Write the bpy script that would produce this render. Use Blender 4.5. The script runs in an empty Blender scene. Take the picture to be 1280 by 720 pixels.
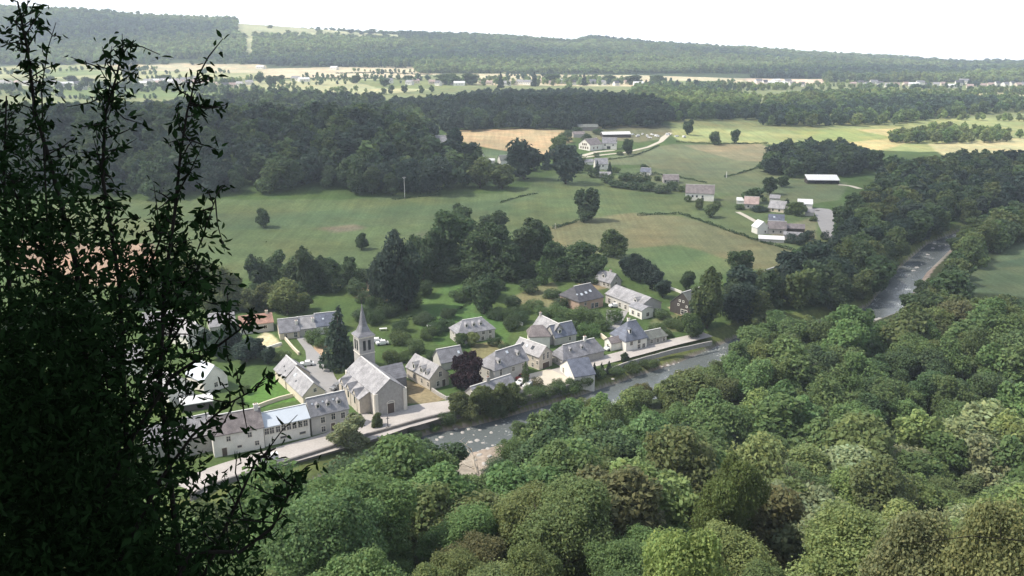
import bpy, math
import numpy as np

# ------------------------------------------------------------------ camera, sky, sun, exposure
SC = bpy.context.scene
COL = SC.collection
F, EYE = 1050.0, 95.0
PITCH = math.atan(308 / F)
CP, SP = math.cos(PITCH), math.sin(PITCH)
cam_d = bpy.data.cameras.new('camera')
cam_d.sensor_width = 36.0
cam_d.lens = 36.0 * F / 1280.0
cam_d.clip_start, cam_d.clip_end = 0.1, 20000
cam = bpy.data.objects.new('camera', cam_d)
COL.objects.link(cam)
cam.location = (0, 0, EYE)
cam.rotation_euler = (math.pi / 2 - PITCH, 0, 0)
SC.camera = cam

SUN_EL, SUN_AZ = math.radians(53), math.radians(186)   # direction towards the sun, angle measured from +x
TO_SUN = np.array([math.cos(SUN_AZ) * math.cos(SUN_EL), math.sin(SUN_AZ) * math.cos(SUN_EL), math.sin(SUN_EL)])
world = bpy.data.worlds.new('World')
SC.world = world
world.use_nodes = True
wt = world.node_tree
sky = wt.nodes.new('ShaderNodeTexSky')
sky.sky_type = 'NISHITA'
sky.sun_disc = False
sky.sun_elevation = SUN_EL
sky.sun_rotation = math.pi / 2 - SUN_AZ
sky.altitude = 400
sky.dust_density = 3.0
bg = wt.nodes['Background']
bg.inputs['Strength'].default_value = 0.13
# thin bright summer overcast veil that whitens the sky towards the horizon
_tc = wt.nodes.new('ShaderNodeTexCoord'); _sx = wt.nodes.new('ShaderNodeSeparateXYZ'); wt.links.new(_tc.outputs['Generated'], _sx.inputs[0])
_nz = wt.nodes.new('ShaderNodeTexNoise'); _nz.inputs['Scale'].default_value = 2.5; _nz.inputs['Detail'].default_value = 6; wt.links.new(_tc.outputs['Generated'], _nz.inputs['Vector'])
_el = wt.nodes.new('ShaderNodeMath'); _el.operation = 'MULTIPLY_ADD'; _el.inputs[1].default_value = .35; wt.links.new(_nz.outputs['Fac'], _el.inputs[0]); wt.links.new(_sx.outputs['Z'], _el.inputs[2])
_mr = wt.nodes.new('ShaderNodeMapRange'); _mr.inputs['From Min'].default_value = .22; _mr.inputs['From Max'].default_value = .72; _mr.inputs['To Min'].default_value = 1; _mr.inputs['To Max'].default_value = .12
wt.links.new(_el.outputs[0], _mr.inputs['Value'])
_mx = wt.nodes.new('ShaderNodeMix'); _mx.data_type = 'RGBA'; _mx.inputs['B'].default_value = (13.5, 13.6, 13.8, 1)
wt.links.new(_mr.outputs[0], _mx.inputs['Factor']); wt.links.new(sky.outputs[0], _mx.inputs['A'])
wt.links.new(_mx.outputs['Result'], bg.inputs['Color'])
sun_d = bpy.data.lights.new('sun', 'SUN')
sun_d.energy = 4.2
sun_d.angle = math.radians(0.5)
sun_d.color = (1.0, 0.925, 0.81)
sun = bpy.data.objects.new('sun', sun_d)
COL.objects.link(sun)
sun.location = tuple(TO_SUN * 2000)
sun.rotation_euler = (math.pi / 2 - SUN_EL, 0, SUN_AZ + math.pi / 2)
SC.view_settings.view_transform = 'Standard'
SC.view_settings.look = 'None'
SC.view_settings.gamma = 1
SC.view_settings.use_curve_mapping = False
SC.view_settings.exposure = 0.46
SC.render.engine = 'CYCLES'
SC.render.filter_size = 2.0
SC.cycles.max_bounces = 6
SC.cycles.diffuse_bounces = 2
SC.cycles.transparent_max_bounces = 12
SC.cycles.volume_bounces = 0

RNG = np.random.default_rng(7)

# ------------------------------------------------------------------ the lie of the land
def ray(u, v):
    a, b = (u - 640) / F, (v - 360) / F
    return np.array([a, CP - b * SP, -SP - b * CP])
def at_height(u, v, z):
    r = ray(u, v); t = (z - EYE) / r[2]
    return r[0] * t, r[1] * t
def project(x, y, z):
    zz = z - EYE
    d = y * CP - zz * SP; w = -(y * SP + zz * CP)
    dd = np.maximum(d, 1e-3)
    return 640 + F * x / dd, 360 + F * w / dd, d
def sm(a, b, x):
    t = np.clip((x - a) / (b - a), 0, 1)
    return t * t * (3 - 2 * t)
RIVER_VIEW = [(150,745),(250,690),(400,635),(480,594),(560,557),(640,535),(720,511),(800,489),(872,464),(950,428),(1050,408),(1105,388),(1140,340),(1175,308),(1215,292),(1260,280)]
RIV = np.array([(-140, 70), (-95, 120)] + [at_height(u, v, -4) for u, v in RIVER_VIEW] + [(420, 600), (560, 700), (800, 900)])
def river_distance(x, y):
    x = np.asarray(x, float); y = np.asarray(y, float)
    best = np.full(np.shape(x), 1e9); sg = np.ones(np.shape(x))
    for a, b in zip(RIV[:-1], RIV[1:]):
        d = b - a; L2 = d @ d
        t = np.clip(((x - a[0]) * d[0] + (y - a[1]) * d[1]) / L2, 0, 1)
        ex = x - a[0] - t * d[0]; ey = y - a[1] - t * d[1]
        q = np.hypot(ex, ey); c = d[0] * ey - d[1] * ex
        m = q < best - 1e-9
        best = np.where(m, q, best); sg = np.where(m, np.where(c >= 0, 1., -1.), sg)
    return best * sg
SKU = [-400,0,120,200,330,400,450,600,720,735,900,1070,1200,1280,1700]
SKV = [9,13,17,22,29,34,38,45,52,47,58,68,75,75,77]
PRX = [-60,0,8,20,45,69,100,130,150,175,195]
PRZ = [115,93.4,88.5,79,52,37.5,24,14,7,1.5,0]
def height(x, y):
    x = np.asarray(x, float); y = np.asarray(y, float)
    sd = river_distance(x, y); ad = np.abs(sd)
    far = np.maximum(sd, 0)
    yy = np.maximum(y, 60)
    az = x / yy
    u = 640 + F * x / (yy * CP + 23)
    tilt = np.interp(az, [-.5, -.15, .1, .35], [22, 18, 4, -6])
    zp = 12 * sm(110, 480, far) * sm(-200, 100, y) + tilt * sm(850, 2200, y)
    zp = zp + 20 * np.exp(-(np.maximum(np.abs(x + 270) - 150, 0) / 60) ** 2 - ((y - 630) / 95) ** 2)
    zp = zp + 9 * np.exp(-(np.maximum(np.abs(x - 60) - 90, 0) / 60) ** 2 - ((y - 960) / 90) ** 2)
    Dc = np.interp(az, [-.5, .5], [2900, 3800])
    zc = EYE + (52 - np.interp(u, SKU, SKV)) / F * Dc - 11
    t = np.clip((yy - 2050) / (Dc - 2050), 0, 1)
    t = t * t * (3 - 2 * t) * .5 + t * .5
    z = zp + (zc - zp) * t - np.minimum(np.maximum(yy - Dc - 60, 0) * .05, 45)
    r = np.hypot(x, y)
    r = np.where(y < 0, np.maximum(r * np.clip(1 + y / np.maximum(r, 1e-3) * 1.7, -1, 1), -60), r)
    zn = np.interp(r, PRX, PRZ) * np.where(sd > 0, 0, sm(10, 42, ad))
    z = z * np.where(sd < 0, sm(20, 60, ad), 1) + zn
    dw = np.interp(x, [-30, -10, 18, 36, 80, 125], [16, 9.8, 9.8, 14, 13, 10.2])
    qd = np.where(sd > 0, ad / dw, ad / np.interp(x, [80, 125], [14, 10.2]))
    return z + np.interp(qd, [0, .5, .66, .84, .96, 1.12], [-4.6, -4.4, -2.4, -1.3, -.9, 0])
def H1(x, y): return float(height(x, y))
_T = np.concatenate([np.arange(5, 800, 1.), np.arange(800, 6000, 4.)])
def hit(u, v, zoff=0.0):
    """where the sight line through a spot of the photograph meets the ground (or a surface zoff above it)"""
    r = ray(u, v)
    pz = EYE + r[2] * _T - zoff
    h = height(r[0] * _T, r[1] * _T)
    below = (pz < h) & ((_T > 180) | (zoff == 0))
    if not below.any(): return None
    k = int(np.argmax(below))
    tt = _T[k]
    if k:
        a, b = pz[k-1] - h[k-1], pz[k] - h[k]
        tt = _T[k-1] + (_T[k] - _T[k-1]) * a / (a - b)
    x, y = r[0] * tt, r[1] * tt
    return np.array([x, y, H1(x, y)])
def inside(poly, x, y):
    poly = np.asarray(poly, float)
    c = np.zeros(np.shape(x), bool)
    j = len(poly) - 1
    for i in range(len(poly)):
        xi, yi = poly[i][:2]; xj, yj = poly[j][:2]
        if yi != yj:
            m = ((yi > y) != (yj > y)) & (x < (xj - xi) * (y - yi) / (yj - yi) + xi)
            c ^= m
        j = i
    return c
def ground_poly(*px): return [hit(u, v)[:2] for u, v in px]

# ------------------------------------------------------------------ materials
def mat(name):
    m = bpy.data.materials.new(name); m.use_nodes = True
    return m, m.node_tree.nodes, m.node_tree.links, m.node_tree.nodes['Principled BSDF']
def plain(name, col, rough=.8, var=.18, scale=1.5, fine=14.0, bump=0.0, spec=.3, stretch=(1, 1, 1)):
    m, N, L, P = mat(name)
    tc = N.new('ShaderNodeTexCoord'); mp = N.new('ShaderNodeMapping'); mp.inputs['Scale'].default_value = stretch
    L.new(tc.outputs['Object'], mp.inputs['Vector'])
    n1 = N.new('ShaderNodeTexNoise'); n1.inputs['Scale'].default_value = scale; n1.inputs['Detail'].default_value = 6
    n2 = N.new('ShaderNodeTexNoise'); n2.inputs['Scale'].default_value = fine; n2.inputs['Detail'].default_value = 3
    for n in (n1, n2): L.new(mp.outputs[0], n.inputs['Vector'])
    ad = N.new('ShaderNodeMath'); ad.operation = 'ADD'
    L.new(n1.outputs['Fac'], ad.inputs[0]); L.new(n2.outputs['Fac'], ad.inputs[1])
    mr = N.new('ShaderNodeMapRange')
    mr.inputs['From Min'].default_value = .6; mr.inputs['From Max'].default_value = 1.4
    mr.inputs['To Min'].default_value = 1 - var; mr.inputs['To Max'].default_value = 1 + var
    L.new(ad.outputs[0], mr.inputs['Value'])
    mx = N.new('ShaderNodeMix'); mx.data_type = 'RGBA'; mx.blend_type = 'MULTIPLY'; mx.inputs['Factor'].default_value = 1
    mx.inputs['A'].default_value = (*col, 1)
    L.new(mr.outputs[0], mx.inputs['B'])
    L.new(mx.outputs['Result'], P.inputs['Base Color'])
    P.inputs['Roughness'].default_value = rough
    P.inputs['Specular IOR Level'].default_value = spec
    if bump:
        b = N.new('ShaderNodeBump'); b.inputs['Strength'].default_value = bump; b.inputs['Distance'].default_value = .05
        L.new(n2.outputs['Fac'], b.inputs['Height']); L.new(b.outputs[0], P.inputs['Normal'])
    return m
def slate(name, col, var=.22):
    """roof slates: courses across the slope, single slates lighter and darker"""
    m, N, L, P = mat(name)
    tc = N.new('ShaderNodeTexCoord')
    sp = N.new('ShaderNodeSeparateXYZ'); L.new(tc.outputs['Object'], sp.inputs[0])
    cb = N.new('ShaderNodeCombineXYZ')
    L.new(sp.outputs['X'], cb.inputs['X']); L.new(sp.outputs['Z'], cb.inputs['Y'])
    br = N.new('ShaderNodeTexBrick'); br.inputs['Scale'].default_value = 2.2
    br.inputs['Color1'].default_value = (*[c * (1 - var) for c in col], 1)
    br.inputs['Color2'].default_value = (*[c * (1 + var) for c in col], 1)
    br.inputs['Mortar'].default_value = (*[c * .6 for c in col], 1)
    br.inputs['Mortar Size'].default_value = .03
    L.new(cb.outputs[0], br.inputs['Vector'])
    n1 = N.new('ShaderNodeTexNoise'); n1.inputs['Scale'].default_value = .55; n1.inputs['Detail'].default_value = 7
    L.new(tc.outputs['Object'], n1.inputs['Vector'])
    mr = N.new('ShaderNodeMapRange'); mr.inputs['From Min'].default_value = .3; mr.inputs['From Max'].default_value = .7
    mr.inputs['To Min'].default_value = .66; mr.inputs['To Max'].default_value = 1.26
    L.new(n1.outputs['Fac'], mr.inputs['Value'])
    mx = N.new('ShaderNodeMix'); mx.data_type = 'RGBA'; mx.blend_type = 'MULTIPLY'; mx.inputs['Factor'].default_value = 1
    L.new(br.outputs['Color'], mx.inputs['A']); L.new(mr.outputs[0], mx.inputs['B'])
    L.new(mx.outputs['Result'], P.inputs['Base Color'])
    P.inputs['Roughness'].default_value = .5
    P.inputs['Specular IOR Level'].default_value = .4
    return m
def leafy(name, translucent=.46, rough=.6, spec=.2):
    """leaves: the object's own colour times a tint that differs from leaf clump to leaf clump"""
    m, N, L, P = mat(name)
    oi = N.new('ShaderNodeObjectInfo'); at = N.new('ShaderNodeAttribute'); at.attribute_name = 'tint'
    mx = N.new('ShaderNodeMix'); mx.data_type = 'RGBA'; mx.blend_type = 'MULTIPLY'; mx.inputs['Factor'].default_value = 1
    L.new(oi.outputs['Color'], mx.inputs['A']); L.new(at.outputs['Color'], mx.inputs['B'])
    L.new(mx.outputs['Result'], P.inputs['Base Color'])
    P.inputs['Roughness'].default_value = rough; P.inputs['Specular IOR Level'].default_value = spec
    tr = N.new('ShaderNodeBsdfTranslucent'); ms = N.new('ShaderNodeMixShader'); ms.inputs[0].default_value = translucent
    L.new(mx.outputs['Result'], tr.inputs['Color'])
    L.new(P.outputs[0], ms.inputs[1]); L.new(tr.outputs[0], ms.inputs[2])
    L.new(ms.outputs[0], N['Material Output'].inputs['Surface'])
    return m
M = {}
M['leaf'] = leafy('foliage')
M['shrub_leaf'] = leafy('shrub_leaf', .45, .8, .08)
M['bark'] = plain('bark', (.075, .06, .045), .9, .3, 3, 20, .4)
M['dead_wood'] = plain('dead_wood', (.42, .37, .30), .9, .25, 3, 20, .3)
M['twig'] = plain('twig', (.010, .009, .007), .95, .3, 8, 40)
for k, c in dict(slate_pale=(.305, .30, .305), slate_grey=(.21, .21, .225), slate_mid=(.26, .26, .275), slate_blue=(.125, .14, .18), slate_dark=(.085, .085, .095), slate_brown=(.20, .175, .17), slate_olive=(.16, .17, .15)).items(): M[k] = slate(k, c)
M['tile_red'] = slate('tile_red', (.35, .205, .15))
M['tile_pink'] = slate('tile_pink', (.40, .30, .27))
M['metal_roof'] = plain('metal_roof', (.50, .55, .60), .45, .08, .6, 6, 0, .5)
M['white_roof'] = plain('white_roof', (.62, .63, .62), .6, .08, .5, 5)
M['zinc'] = plain('ridge_zinc', (.62, .61, .58), .5, .12, 2, 9)
M['stone'] = plain('stone_wall', (.36, .345, .32), .9, .25, 1.2, 7, .5)
M['stone_warm'] = plain('stone_wall_warm', (.50, .45, .38), .9, .2, 1.2, 7, .5)
M['stone_dark'] = plain('stone_wall_dark', (.17, .16, .15), .9, .3, 1.2, 6, .6)
M['render_white'] = plain('render_white', (.70, .68, .62), .85, .17, .5, 5)
M['render_grey'] = plain('render_grey', (.46, .445, .41), .85, .2, .6, 6)
M['render_cream'] = plain('render_cream', (.62, .55, .43), .85, .10, .8, 8)
M['render_pink'] = plain('render_pink', (.52, .36, .28), .85, .12, .8, 8)
M['brick'] = plain('rosy_stone', (.36, .26, .20), .9, .2, 1, 8, .3)
M['trim'] = plain('pale_stone_trim', (.66, .62, .54), .8, .1, 2, 10)
M['timber'] = plain('dark_timber', (.058, .05, .044), .8, .3, 2, 12)
M['glass'] = plain('window_glass', (.03, .035, .04), .12, .2, 2, 6, 0, .6)
M['door_wood'] = plain('door_wood', (.10, .075, .06), .7, .25, 3, 12)
M['asphalt'] = plain('road_surface', (.38, .355, .33), .95, .2, .22, 2, .2)
M['lane'] = plain('lane_surface', (.27, .265, .26), .95, .15, .3, 3, .2)
M['path'] = plain('pale_path', (.48, .44, .36), .95, .12, .3, 3)
M['rock'] = plain('river_rock', (.37, .355, .33), .85, .25, 1.5, 6, .5)
M['pole'] = plain('pole_paint', (.62, .61, .58), .7, .1, 2, 8)
M['iron'] = plain('dark_iron', (.05, .05, .055), .6, .2, 2, 8)
M['car_white'] = plain('car_paint_white', (.75, .75, .74), .3, .04, 2, 8, 0, .5)
M['car_red'] = plain('car_paint_red', (.32, .05, .04), .3, .06, 2, 8, 0, .5)
M['car_grey'] = plain('car_paint_grey', (.20, .21, .22), .3, .06, 2, 8, 0, .5)
M['rubber'] = plain('tyre_rubber', (.02, .02, .02), .9, .1, 2, 8)

# ------------------------------------------------------------------ mesh helpers
class MB:
    def __init__(s): s.v, s.f, s.m = [], [], []
    def poly(s, pts, mi=0):
        k = len(s.v); s.v += [tuple(map(float, p)) for p in pts]; s.f.append(tuple(range(k, k + len(pts)))); s.m.append(mi)
    def box(s, c, d, mi=0, taper=1.0, rz=0.0):
        x, y, z = c; a, b, h = d[0] / 2, d[1] / 2, d[2] / 2
        k = len(s.v); cs, sn = math.cos(rz), math.sin(rz)
        for dz, q in ((-h, 1), (h, taper)):
            for sx, sy in ((-1, -1), (1, -1), (1, 1), (-1, 1)):
                px, py = sx * a * q, sy * b * q
                s.v.append((x + px * cs - py * sn, y + px * sn + py * cs, z + dz))
        for f in ((3, 2, 1, 0), (4, 5, 6, 7), (0, 1, 5, 4), (1, 2, 6, 5), (2, 3, 7, 6), (3, 0, 4, 7)):
            s.f.append(tuple(k + i for i in f)); s.m.append(mi)
    def tube(s, pts, rad, n=6, mi=0):
        pts = [np.asarray(p, float) for p in pts]; k0 = len(s.v)
        for i, p in enumerate(pts):
            t = pts[min(i + 1, len(pts) - 1)] - pts[max(i - 1, 0)]
            t = t / (np.linalg.norm(t) + 1e-9)
            a = np.cross(t, (0, 0, 1) if abs(t[2]) < .9 else (1, 0, 0)); a /= np.linalg.norm(a); b = np.cross(t, a)
            for j in range(n):
                w = 2 * math.pi * j / n
                s.v.append(tuple(p + rad[i] * (math.cos(w) * a + math.sin(w) * b)))
        for i in range(len(pts) - 1):
            for j in range(n):
                s.f.append((k0 + i * n + j, k0 + i * n + (j + 1) % n, k0 + (i + 1) * n + (j + 1) % n, k0 + (i + 1) * n + j)); s.m.append(mi)
        s.f.append(tuple(k0 + j for j in range(n))[::-1]); s.m.append(mi)
        e = k0 + (len(pts) - 1) * n
        s.f.append(tuple(e + j for j in range(n))); s.m.append(mi)
    def mesh(s, name, mats):
        me = bpy.data.meshes.new(name)
        me.from_pydata(s.v, [], s.f)
        for m in mats: me.materials.append(m)
        me.polygons.foreach_set('material_index', s.m)
        me.update()
        return me
    def build(s, name, mats, parent=None, loc=None, rz=0):
        if not isinstance(mats, (list, tuple)): mats = [mats]
        o = bpy.data.objects.new(name, s.mesh(name, mats)); COL.objects.link(o)
        if parent: o.parent = parent
        if loc is not None: o.location = tuple(map(float, loc)); o.rotation_euler = (0, 0, rz)
        return o
def tag(o, label=None, cat=None, group=None, kind=None):
    if label: o['label'] = label
    if cat: o['category'] = cat
    if group: o['group'] = group
    if kind: o['kind'] = kind
    return o
def empty(name, loc, rz=0, label=None, cat=None, group=None):
    o = bpy.data.objects.new(name, None); COL.objects.link(o)
    o.location = tuple(map(float, loc)); o.rotation_euler = (0, 0, rz); o.empty_display_size = .5
    return tag(o, label, cat, group)
def quads_mesh(name, V, tint, mats):
    """V (n,4,3) quads, tint (n,3) one colour per quad"""
    n = len(V)
    me = bpy.data.meshes.new(name)
    me.vertices.add(n * 4); me.vertices.foreach_set('co', np.ascontiguousarray(V, np.float32).ravel())
    me.loops.add(n * 4); me.loops.foreach_set('vertex_index', np.arange(n * 4, dtype=np.int32))
    me.polygons.add(n); me.polygons.foreach_set('loop_start', np.arange(0, n * 4, 4, dtype=np.int32))
    me.polygons.foreach_set('loop_total', np.full(n, 4, np.int32))
    at = me.attributes.new('tint', 'FLOAT_COLOR', 'POINT')
    c = np.ones((n * 4, 4), np.float32); c[:, :3] = np.repeat(tint, 4, 0)
    at.data.foreach_set('color', c.ravel())
    for m in mats: me.materials.append(m)
    me.update(calc_edges=True)
    return me

# ------------------------------------------------------------------ ground
def jitter(x, y, s, a):
    return (x + a * (np.sin(x / s + 1.3 * np.sin(y / s * .7)) + .6 * np.sin(y / s * 2.3 + x / s * 1.1)),
            y + a * (np.cos(y / s * 1.1 + np.sin(x / s * .8)) + .6 * np.sin(x / s * 2.1 - y / s)))
GRASS = (.060, .100, .032)
COVER = [  # land cover, patch by patch: outline on the ground, colour, raggedness in metres
    ([(0,330),(250,345),(420,360),(600,330),(720,330),(860,350),(1010,330),(1035,300),(1000,230),(860,205),(700,215),(640,240),(420,250),(60,250)], (.088, .124, .052), 2.),
    ([(250,290),(420,285),(560,280),(640,262),(700,225),(640,250),(420,262),(250,268)], (.074, .112, .052), 4.),
    ([(500,296),(580,283),(640,288),(560,302)], (.10, .118, .065), 5.),
    ([(395,285),(440,281),(455,285),(420,290)], (.14, .13, .085), 3.),
    ([(690,284),(735,272),(790,266),(850,270),(905,286),(1010,318),(1000,334),(940,336),(905,324),(850,306),(790,312),(740,318),(700,310),(670,298)], (.130, .138, .070), 3.),
    ([(785,312),(850,306),(905,324),(890,352),(830,352),(790,340)], (.082, .126, .052), 2.5),
    ([(760,226),(830,208),(960,205),(1000,245),(880,240),(800,236)], (.098, .125, .062), 1.),
    ([(690,206),(760,196),(840,180),(955,182),(960,205),(905,224),(850,216),(800,206)], (.115, .140, .075), 1.),
    ([(855,182),(950,178),(965,186),(955,202),(920,200)], (.19, .18, .105), 2.),
    ([(565,163),(640,160),(705,162),(715,172),(705,184),(690,194),(648,191),(590,181),(560,172)], (.35, .285, .165), 3.),
    ([(600,186),(655,190),(690,196),(650,212),(600,206)], (.085, .125, .065), 2.),
    ([(700,158),(835,156),(850,163),(835,172),(800,178),(720,172)], (.14, .15, .085), 2.),
    ([(838,150),(950,146),(1120,150),(1280,146),(1350,146),(1350,188),(1150,190),(960,180),(850,178),(840,166)], (.245, .285, .12), 2.),
    ([(1050,163),(1130,160),(1160,172),(1100,188),(1060,180)], (.40, .36, .17), 2.),
    ([(1160,180),(1280,172),(1350,172),(1350,190),(1180,196)], (.38, .37, .20), 2.),
    ([(1010,222),(1060,228),(1050,250),(960,262),(900,250),(960,225)], (.095, .125, .062), 1.),
    ([(-20,83),(120,80),(260,82),(330,84),(330,98),(200,99),(60,98),(-20,98)], (.30, .33, .17), 4.),
    ([(130,80),(330,80),(340,92),(170,88)], (.42, .40, .26), 4.),
    ([(330,86),(520,83),(640,86),(640,93),(560,92),(500,97),(330,97)], (.50, .46, .31), 4.),
    ([(180,104),(420,100),(530,98),(540,112),(440,122),(330,118),(180,120)], (.33, .35, .19), 4.),
    ([(600,92),(800,94),(930,98),(930,104),(800,108),(560,106)], (.46, .43, .28), 4.),
    ([(930,98),(1030,99),(1030,106),(940,106)], (.55, .47, .36), 4.),
    ([(1190,112),(1300,118),(1300,124),(1180,119)], (.40, .41, .24), 4.),
    ([(1185,366),(1210,342),(1250,318),(1285,298),(1400,285),(1400,376),(1290,374),(1240,366)], (.082, .118, .062), 1.5),
    ([(1240,328),(1290,322),(1290,332),(1250,335)], (.055, .095, .055), 1.),
    ([(20,300),(190,305),(200,340),(160,358),(60,356),(20,335)], (.29, .215, .15), 1.5),
    ([(60,108),(180,106),(300,110),(420,116),(400,124),(200,124),(60,118)], (.15, .21, .08), 3.),
    ([(440,100),(520,99),(600,104),(560,112),(470,110)], (.16, .20, .08), 3.),
    ([(640,99),(730,99),(790,103),(720,106)], (.13, .19, .07), 3.),
    ([(820,101),(900,101),(930,105),(850,107)], (.15, .20, .08), 3.),
    ([(0,88),(90,86),(150,92),(60,97)], (.17, .23, .09), 3.),
    ([(520,88),(620,89),(640,92),(540,92)], (.16, .21, .09), 3.),
    ([(1090,104),(1180,106),(1280,112),(1180,111)], (.16, .21, .09), 3.),
    ([(980,164),(1060,160),(1120,172),(1040,180)], (.22, .27, .10), 3.),
    ([(530,552),(622,532),(640,575),(622,640),(575,650),(545,600)], (.27, .25, .205), 1.5),
    # the village
    ([(296,500),(330,470),(346,466),(370,496),(372,500),(320,512)], (.072, .150, .034), .4),
    ([(402,470),(440,452),(440,478),(428,486),(412,482)], (.085, .115, .04), .4),
    ([(506,474),(520,478),(548,492),(556,500),(540,506),(508,504)], (.22, .185, .11), .5),
    ([(392,428),(410,430),(406,455),(390,456)], (.33, .27, .19), .6),
    ([(312,430),(332,414),(352,428),(348,434),(322,438)], (.45, .44, .28), .6),
    ([(545,430),(520,405),(560,385),(620,395),(640,420),(620,440)], (.062, .125, .036), .8),
    ([(520,380),(560,355),(600,360),(590,390),(540,398)], (.068, .125, .04), 1.),
    ([(600,470),(590,430),(625,425),(640,440)], (.16, .15, .075), .8),
    ([(640,370),(690,352),(705,372),(700,390),(650,385)], (.14, .145, .075), 1.),
    ([(455,350),(480,352),(490,375),(465,378),(445,372)], (.20, .16, .09), 1.2),
    ([(835,384),(852,378),(872,402),(866,408),(856,402)], (.42, .33, .22), .4),
    ([(815,398),(850,392),(860,412),(830,418),(812,412)], (.12, .14, .065), .6),
    ([(960,290),(1020,270),(1020,300),(990,306)], (.15, .16, .09), 1.),
    ([(722,345),(738,338),(760,360),(730,365)], (.22, .2, .12), 1.),
]
def build_ground():
    az = np.concatenate([np.linspace(-180, -45, 46)[:-1], np.linspace(-45, -37, 17)[:-1], np.linspace(-37, 37, 600), np.linspace(37, 45, 17)[1:], np.linspace(45, 180, 46)[1:-1]])
    az = np.radians(90 - az)
    rr = np.concatenate([np.geomspace(1, 120, 60)[:-1], np.arange(120, 340, .8), np.arange(340, 560, 1.3), np.arange(560, 1050, 3), np.arange(1050, 2300, 9), np.geomspace(2300, 5300, 60)])
    A, R = np.meshgrid(az, rr)
    X = (R * np.cos(A)).ravel(); Y = (R * np.sin(A)).ravel()
    X = np.append(X, 0); Y = np.append(Y, 0)
    Z = height(X, Y)
    n, m = len(rr), len(az)
    idx = np.arange(n * m).reshape(n, m)
    q = np.stack([idx[:-1], idx[1:], np.roll(idx, -1, 1)[1:], np.roll(idx, -1, 1)[:-1]], -1).reshape(-1, 4)
    c = np.empty((len(X), 4), np.float32); c[:, :3] = GRASS; c[:, 3] = 1
    sd = river_distance(X, Y)
    c[(sd < 0), :3] = (.035, .05, .022)
    c[(Y > 1000), :3] = (.17, .205, .095)
    farw = Y > 2000
    c[farw, :3] = (.05, .075, .035)
    for px, col, rag in COVER:
        pts = [hit(u, v) for u, v in px]
        P2 = [p[:2] for p in pts if p is not None]
        jx, jy = jitter(X, Y, max(rag * 4, 2.), rag * .5)
        k = np.zeros(len(X))
        for ox, oy in ((1, .3), (-.3, 1), (-1, -.3), (.3, -1), (0, 0)): k += inside(P2, jx + ox * rag * .7, jy + oy * rag * .7)
        k = (k / 5)[:, None]; c[:, :3] = c[:, :3] * (1 - k) + np.array(col) * k
    # pale grass on the hilltop, on the skyline
    U, V, D = project(X, Y, Z)
    hill = (Y > 2300) & (((U > 296) & (U < 500) & (V < 49 + .02 * (U - 300))) | ((U > 306) & (U < 318) & (V < 75)))
    c[hill, :3] = (.34, .37, .21)
    ad = np.abs(sd)
    dwl = np.where(sd > 0, np.interp(X, [-30, -10, 18, 36, 80, 125], [16, 9.8, 9.8, 14, 13, 10.2]), 14)
    bed = ad < dwl * .62
    c[bed, :3] = (.20, .19, .165)
    bank = (ad >= dwl * .62) & (ad < dwl * 1.02) & (sd > 0)
    c[bank, :3] = (.105, .135, .045)
    me = bpy.data.meshes.new('ground')
    nv = len(X)
    me.vertices.add(nv); me.vertices.foreach_set('co', np.stack([X, Y, Z], -1).astype(np.float32).ravel())
    tri = np.stack([np.full(m, nv - 1), idx[0], np.roll(idx[0], -1)], -1)
    nl = len(q) * 4 + m * 3
    me.loops.add(nl); me.loops.foreach_set('vertex_index', np.concatenate([q[:, ::-1].ravel(), tri[:, ::-1].ravel()]).astype(np.int32))
    me.polygons.add(len(q) + m)
    me.polygons.foreach_set('loop_start', np.concatenate([np.arange(len(q)) * 4, len(q) * 4 + np.arange(m) * 3]).astype(np.int32))
    me.polygons.foreach_set('loop_total', np.concatenate([np.full(len(q), 4), np.full(m, 3)]).astype(np.int32))
    me.polygons.foreach_set('use_smooth', np.ones(len(q) + m, bool))
    at = me.attributes.new('cover', 'FLOAT_COLOR', 'POINT'); at.data.foreach_set('color', c.ravel())
    mm, N, L, P = mat('land_cover')
    a = N.new('ShaderNodeAttribute'); a.attribute_name = 'cover'
    tc = N.new('ShaderNodeTexCoord')
    cur = a.outputs['Color']
    for sc, lo, hi in ((.012, .82, 1.18), (.09, .84, 1.16), (.9, .78, 1.22)):
        nn = N.new('ShaderNodeTexNoise'); nn.inputs['Scale'].default_value = sc; nn.inputs['Detail'].default_value = 5
        L.new(tc.outputs['Object'], nn.inputs['Vector'])
        mr = N.new('ShaderNodeMapRange'); mr.inputs['From Min'].default_value = .3; mr.inputs['From Max'].default_value = .7
        mr.inputs['To Min'].default_value = lo; mr.inputs['To Max'].default_value = hi
        L.new(nn.outputs['Fac'], mr.inputs['Value'])
        mx = N.new('ShaderNodeMix'); mx.data_type = 'RGBA'; mx.blend_type = 'MULTIPLY'; mx.inputs['Factor'].default_value = 1
        L.new(cur, mx.inputs['A']); L.new(mr.outputs[0], mx.inputs['B']); cur = mx.outputs['Result']
    # mowing rows and wheel tracks, running with the fields
    mp = N.new('ShaderNodeMapping'); mp.inputs['Rotation'].default_value = (0, 0, .62); mp.inputs['Scale'].default_value = (.42, .012, .1); L.new(tc.outputs['Object'], mp.inputs['Vector'])
    ns = N.new('ShaderNodeTexNoise'); ns.inputs['Scale'].default_value = 1.0; ns.inputs['Detail'].default_value = 3; L.new(mp.outputs[0], ns.inputs['Vector'])
    mr = N.new('ShaderNodeMapRange'); mr.inputs['From Min'].default_value = .3; mr.inputs['From Max'].default_value = .7; mr.inputs['To Min'].default_value = .88; mr.inputs['To Max'].default_value = 1.12
    L.new(ns.outputs['Fac'], mr.inputs['Value'])
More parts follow.
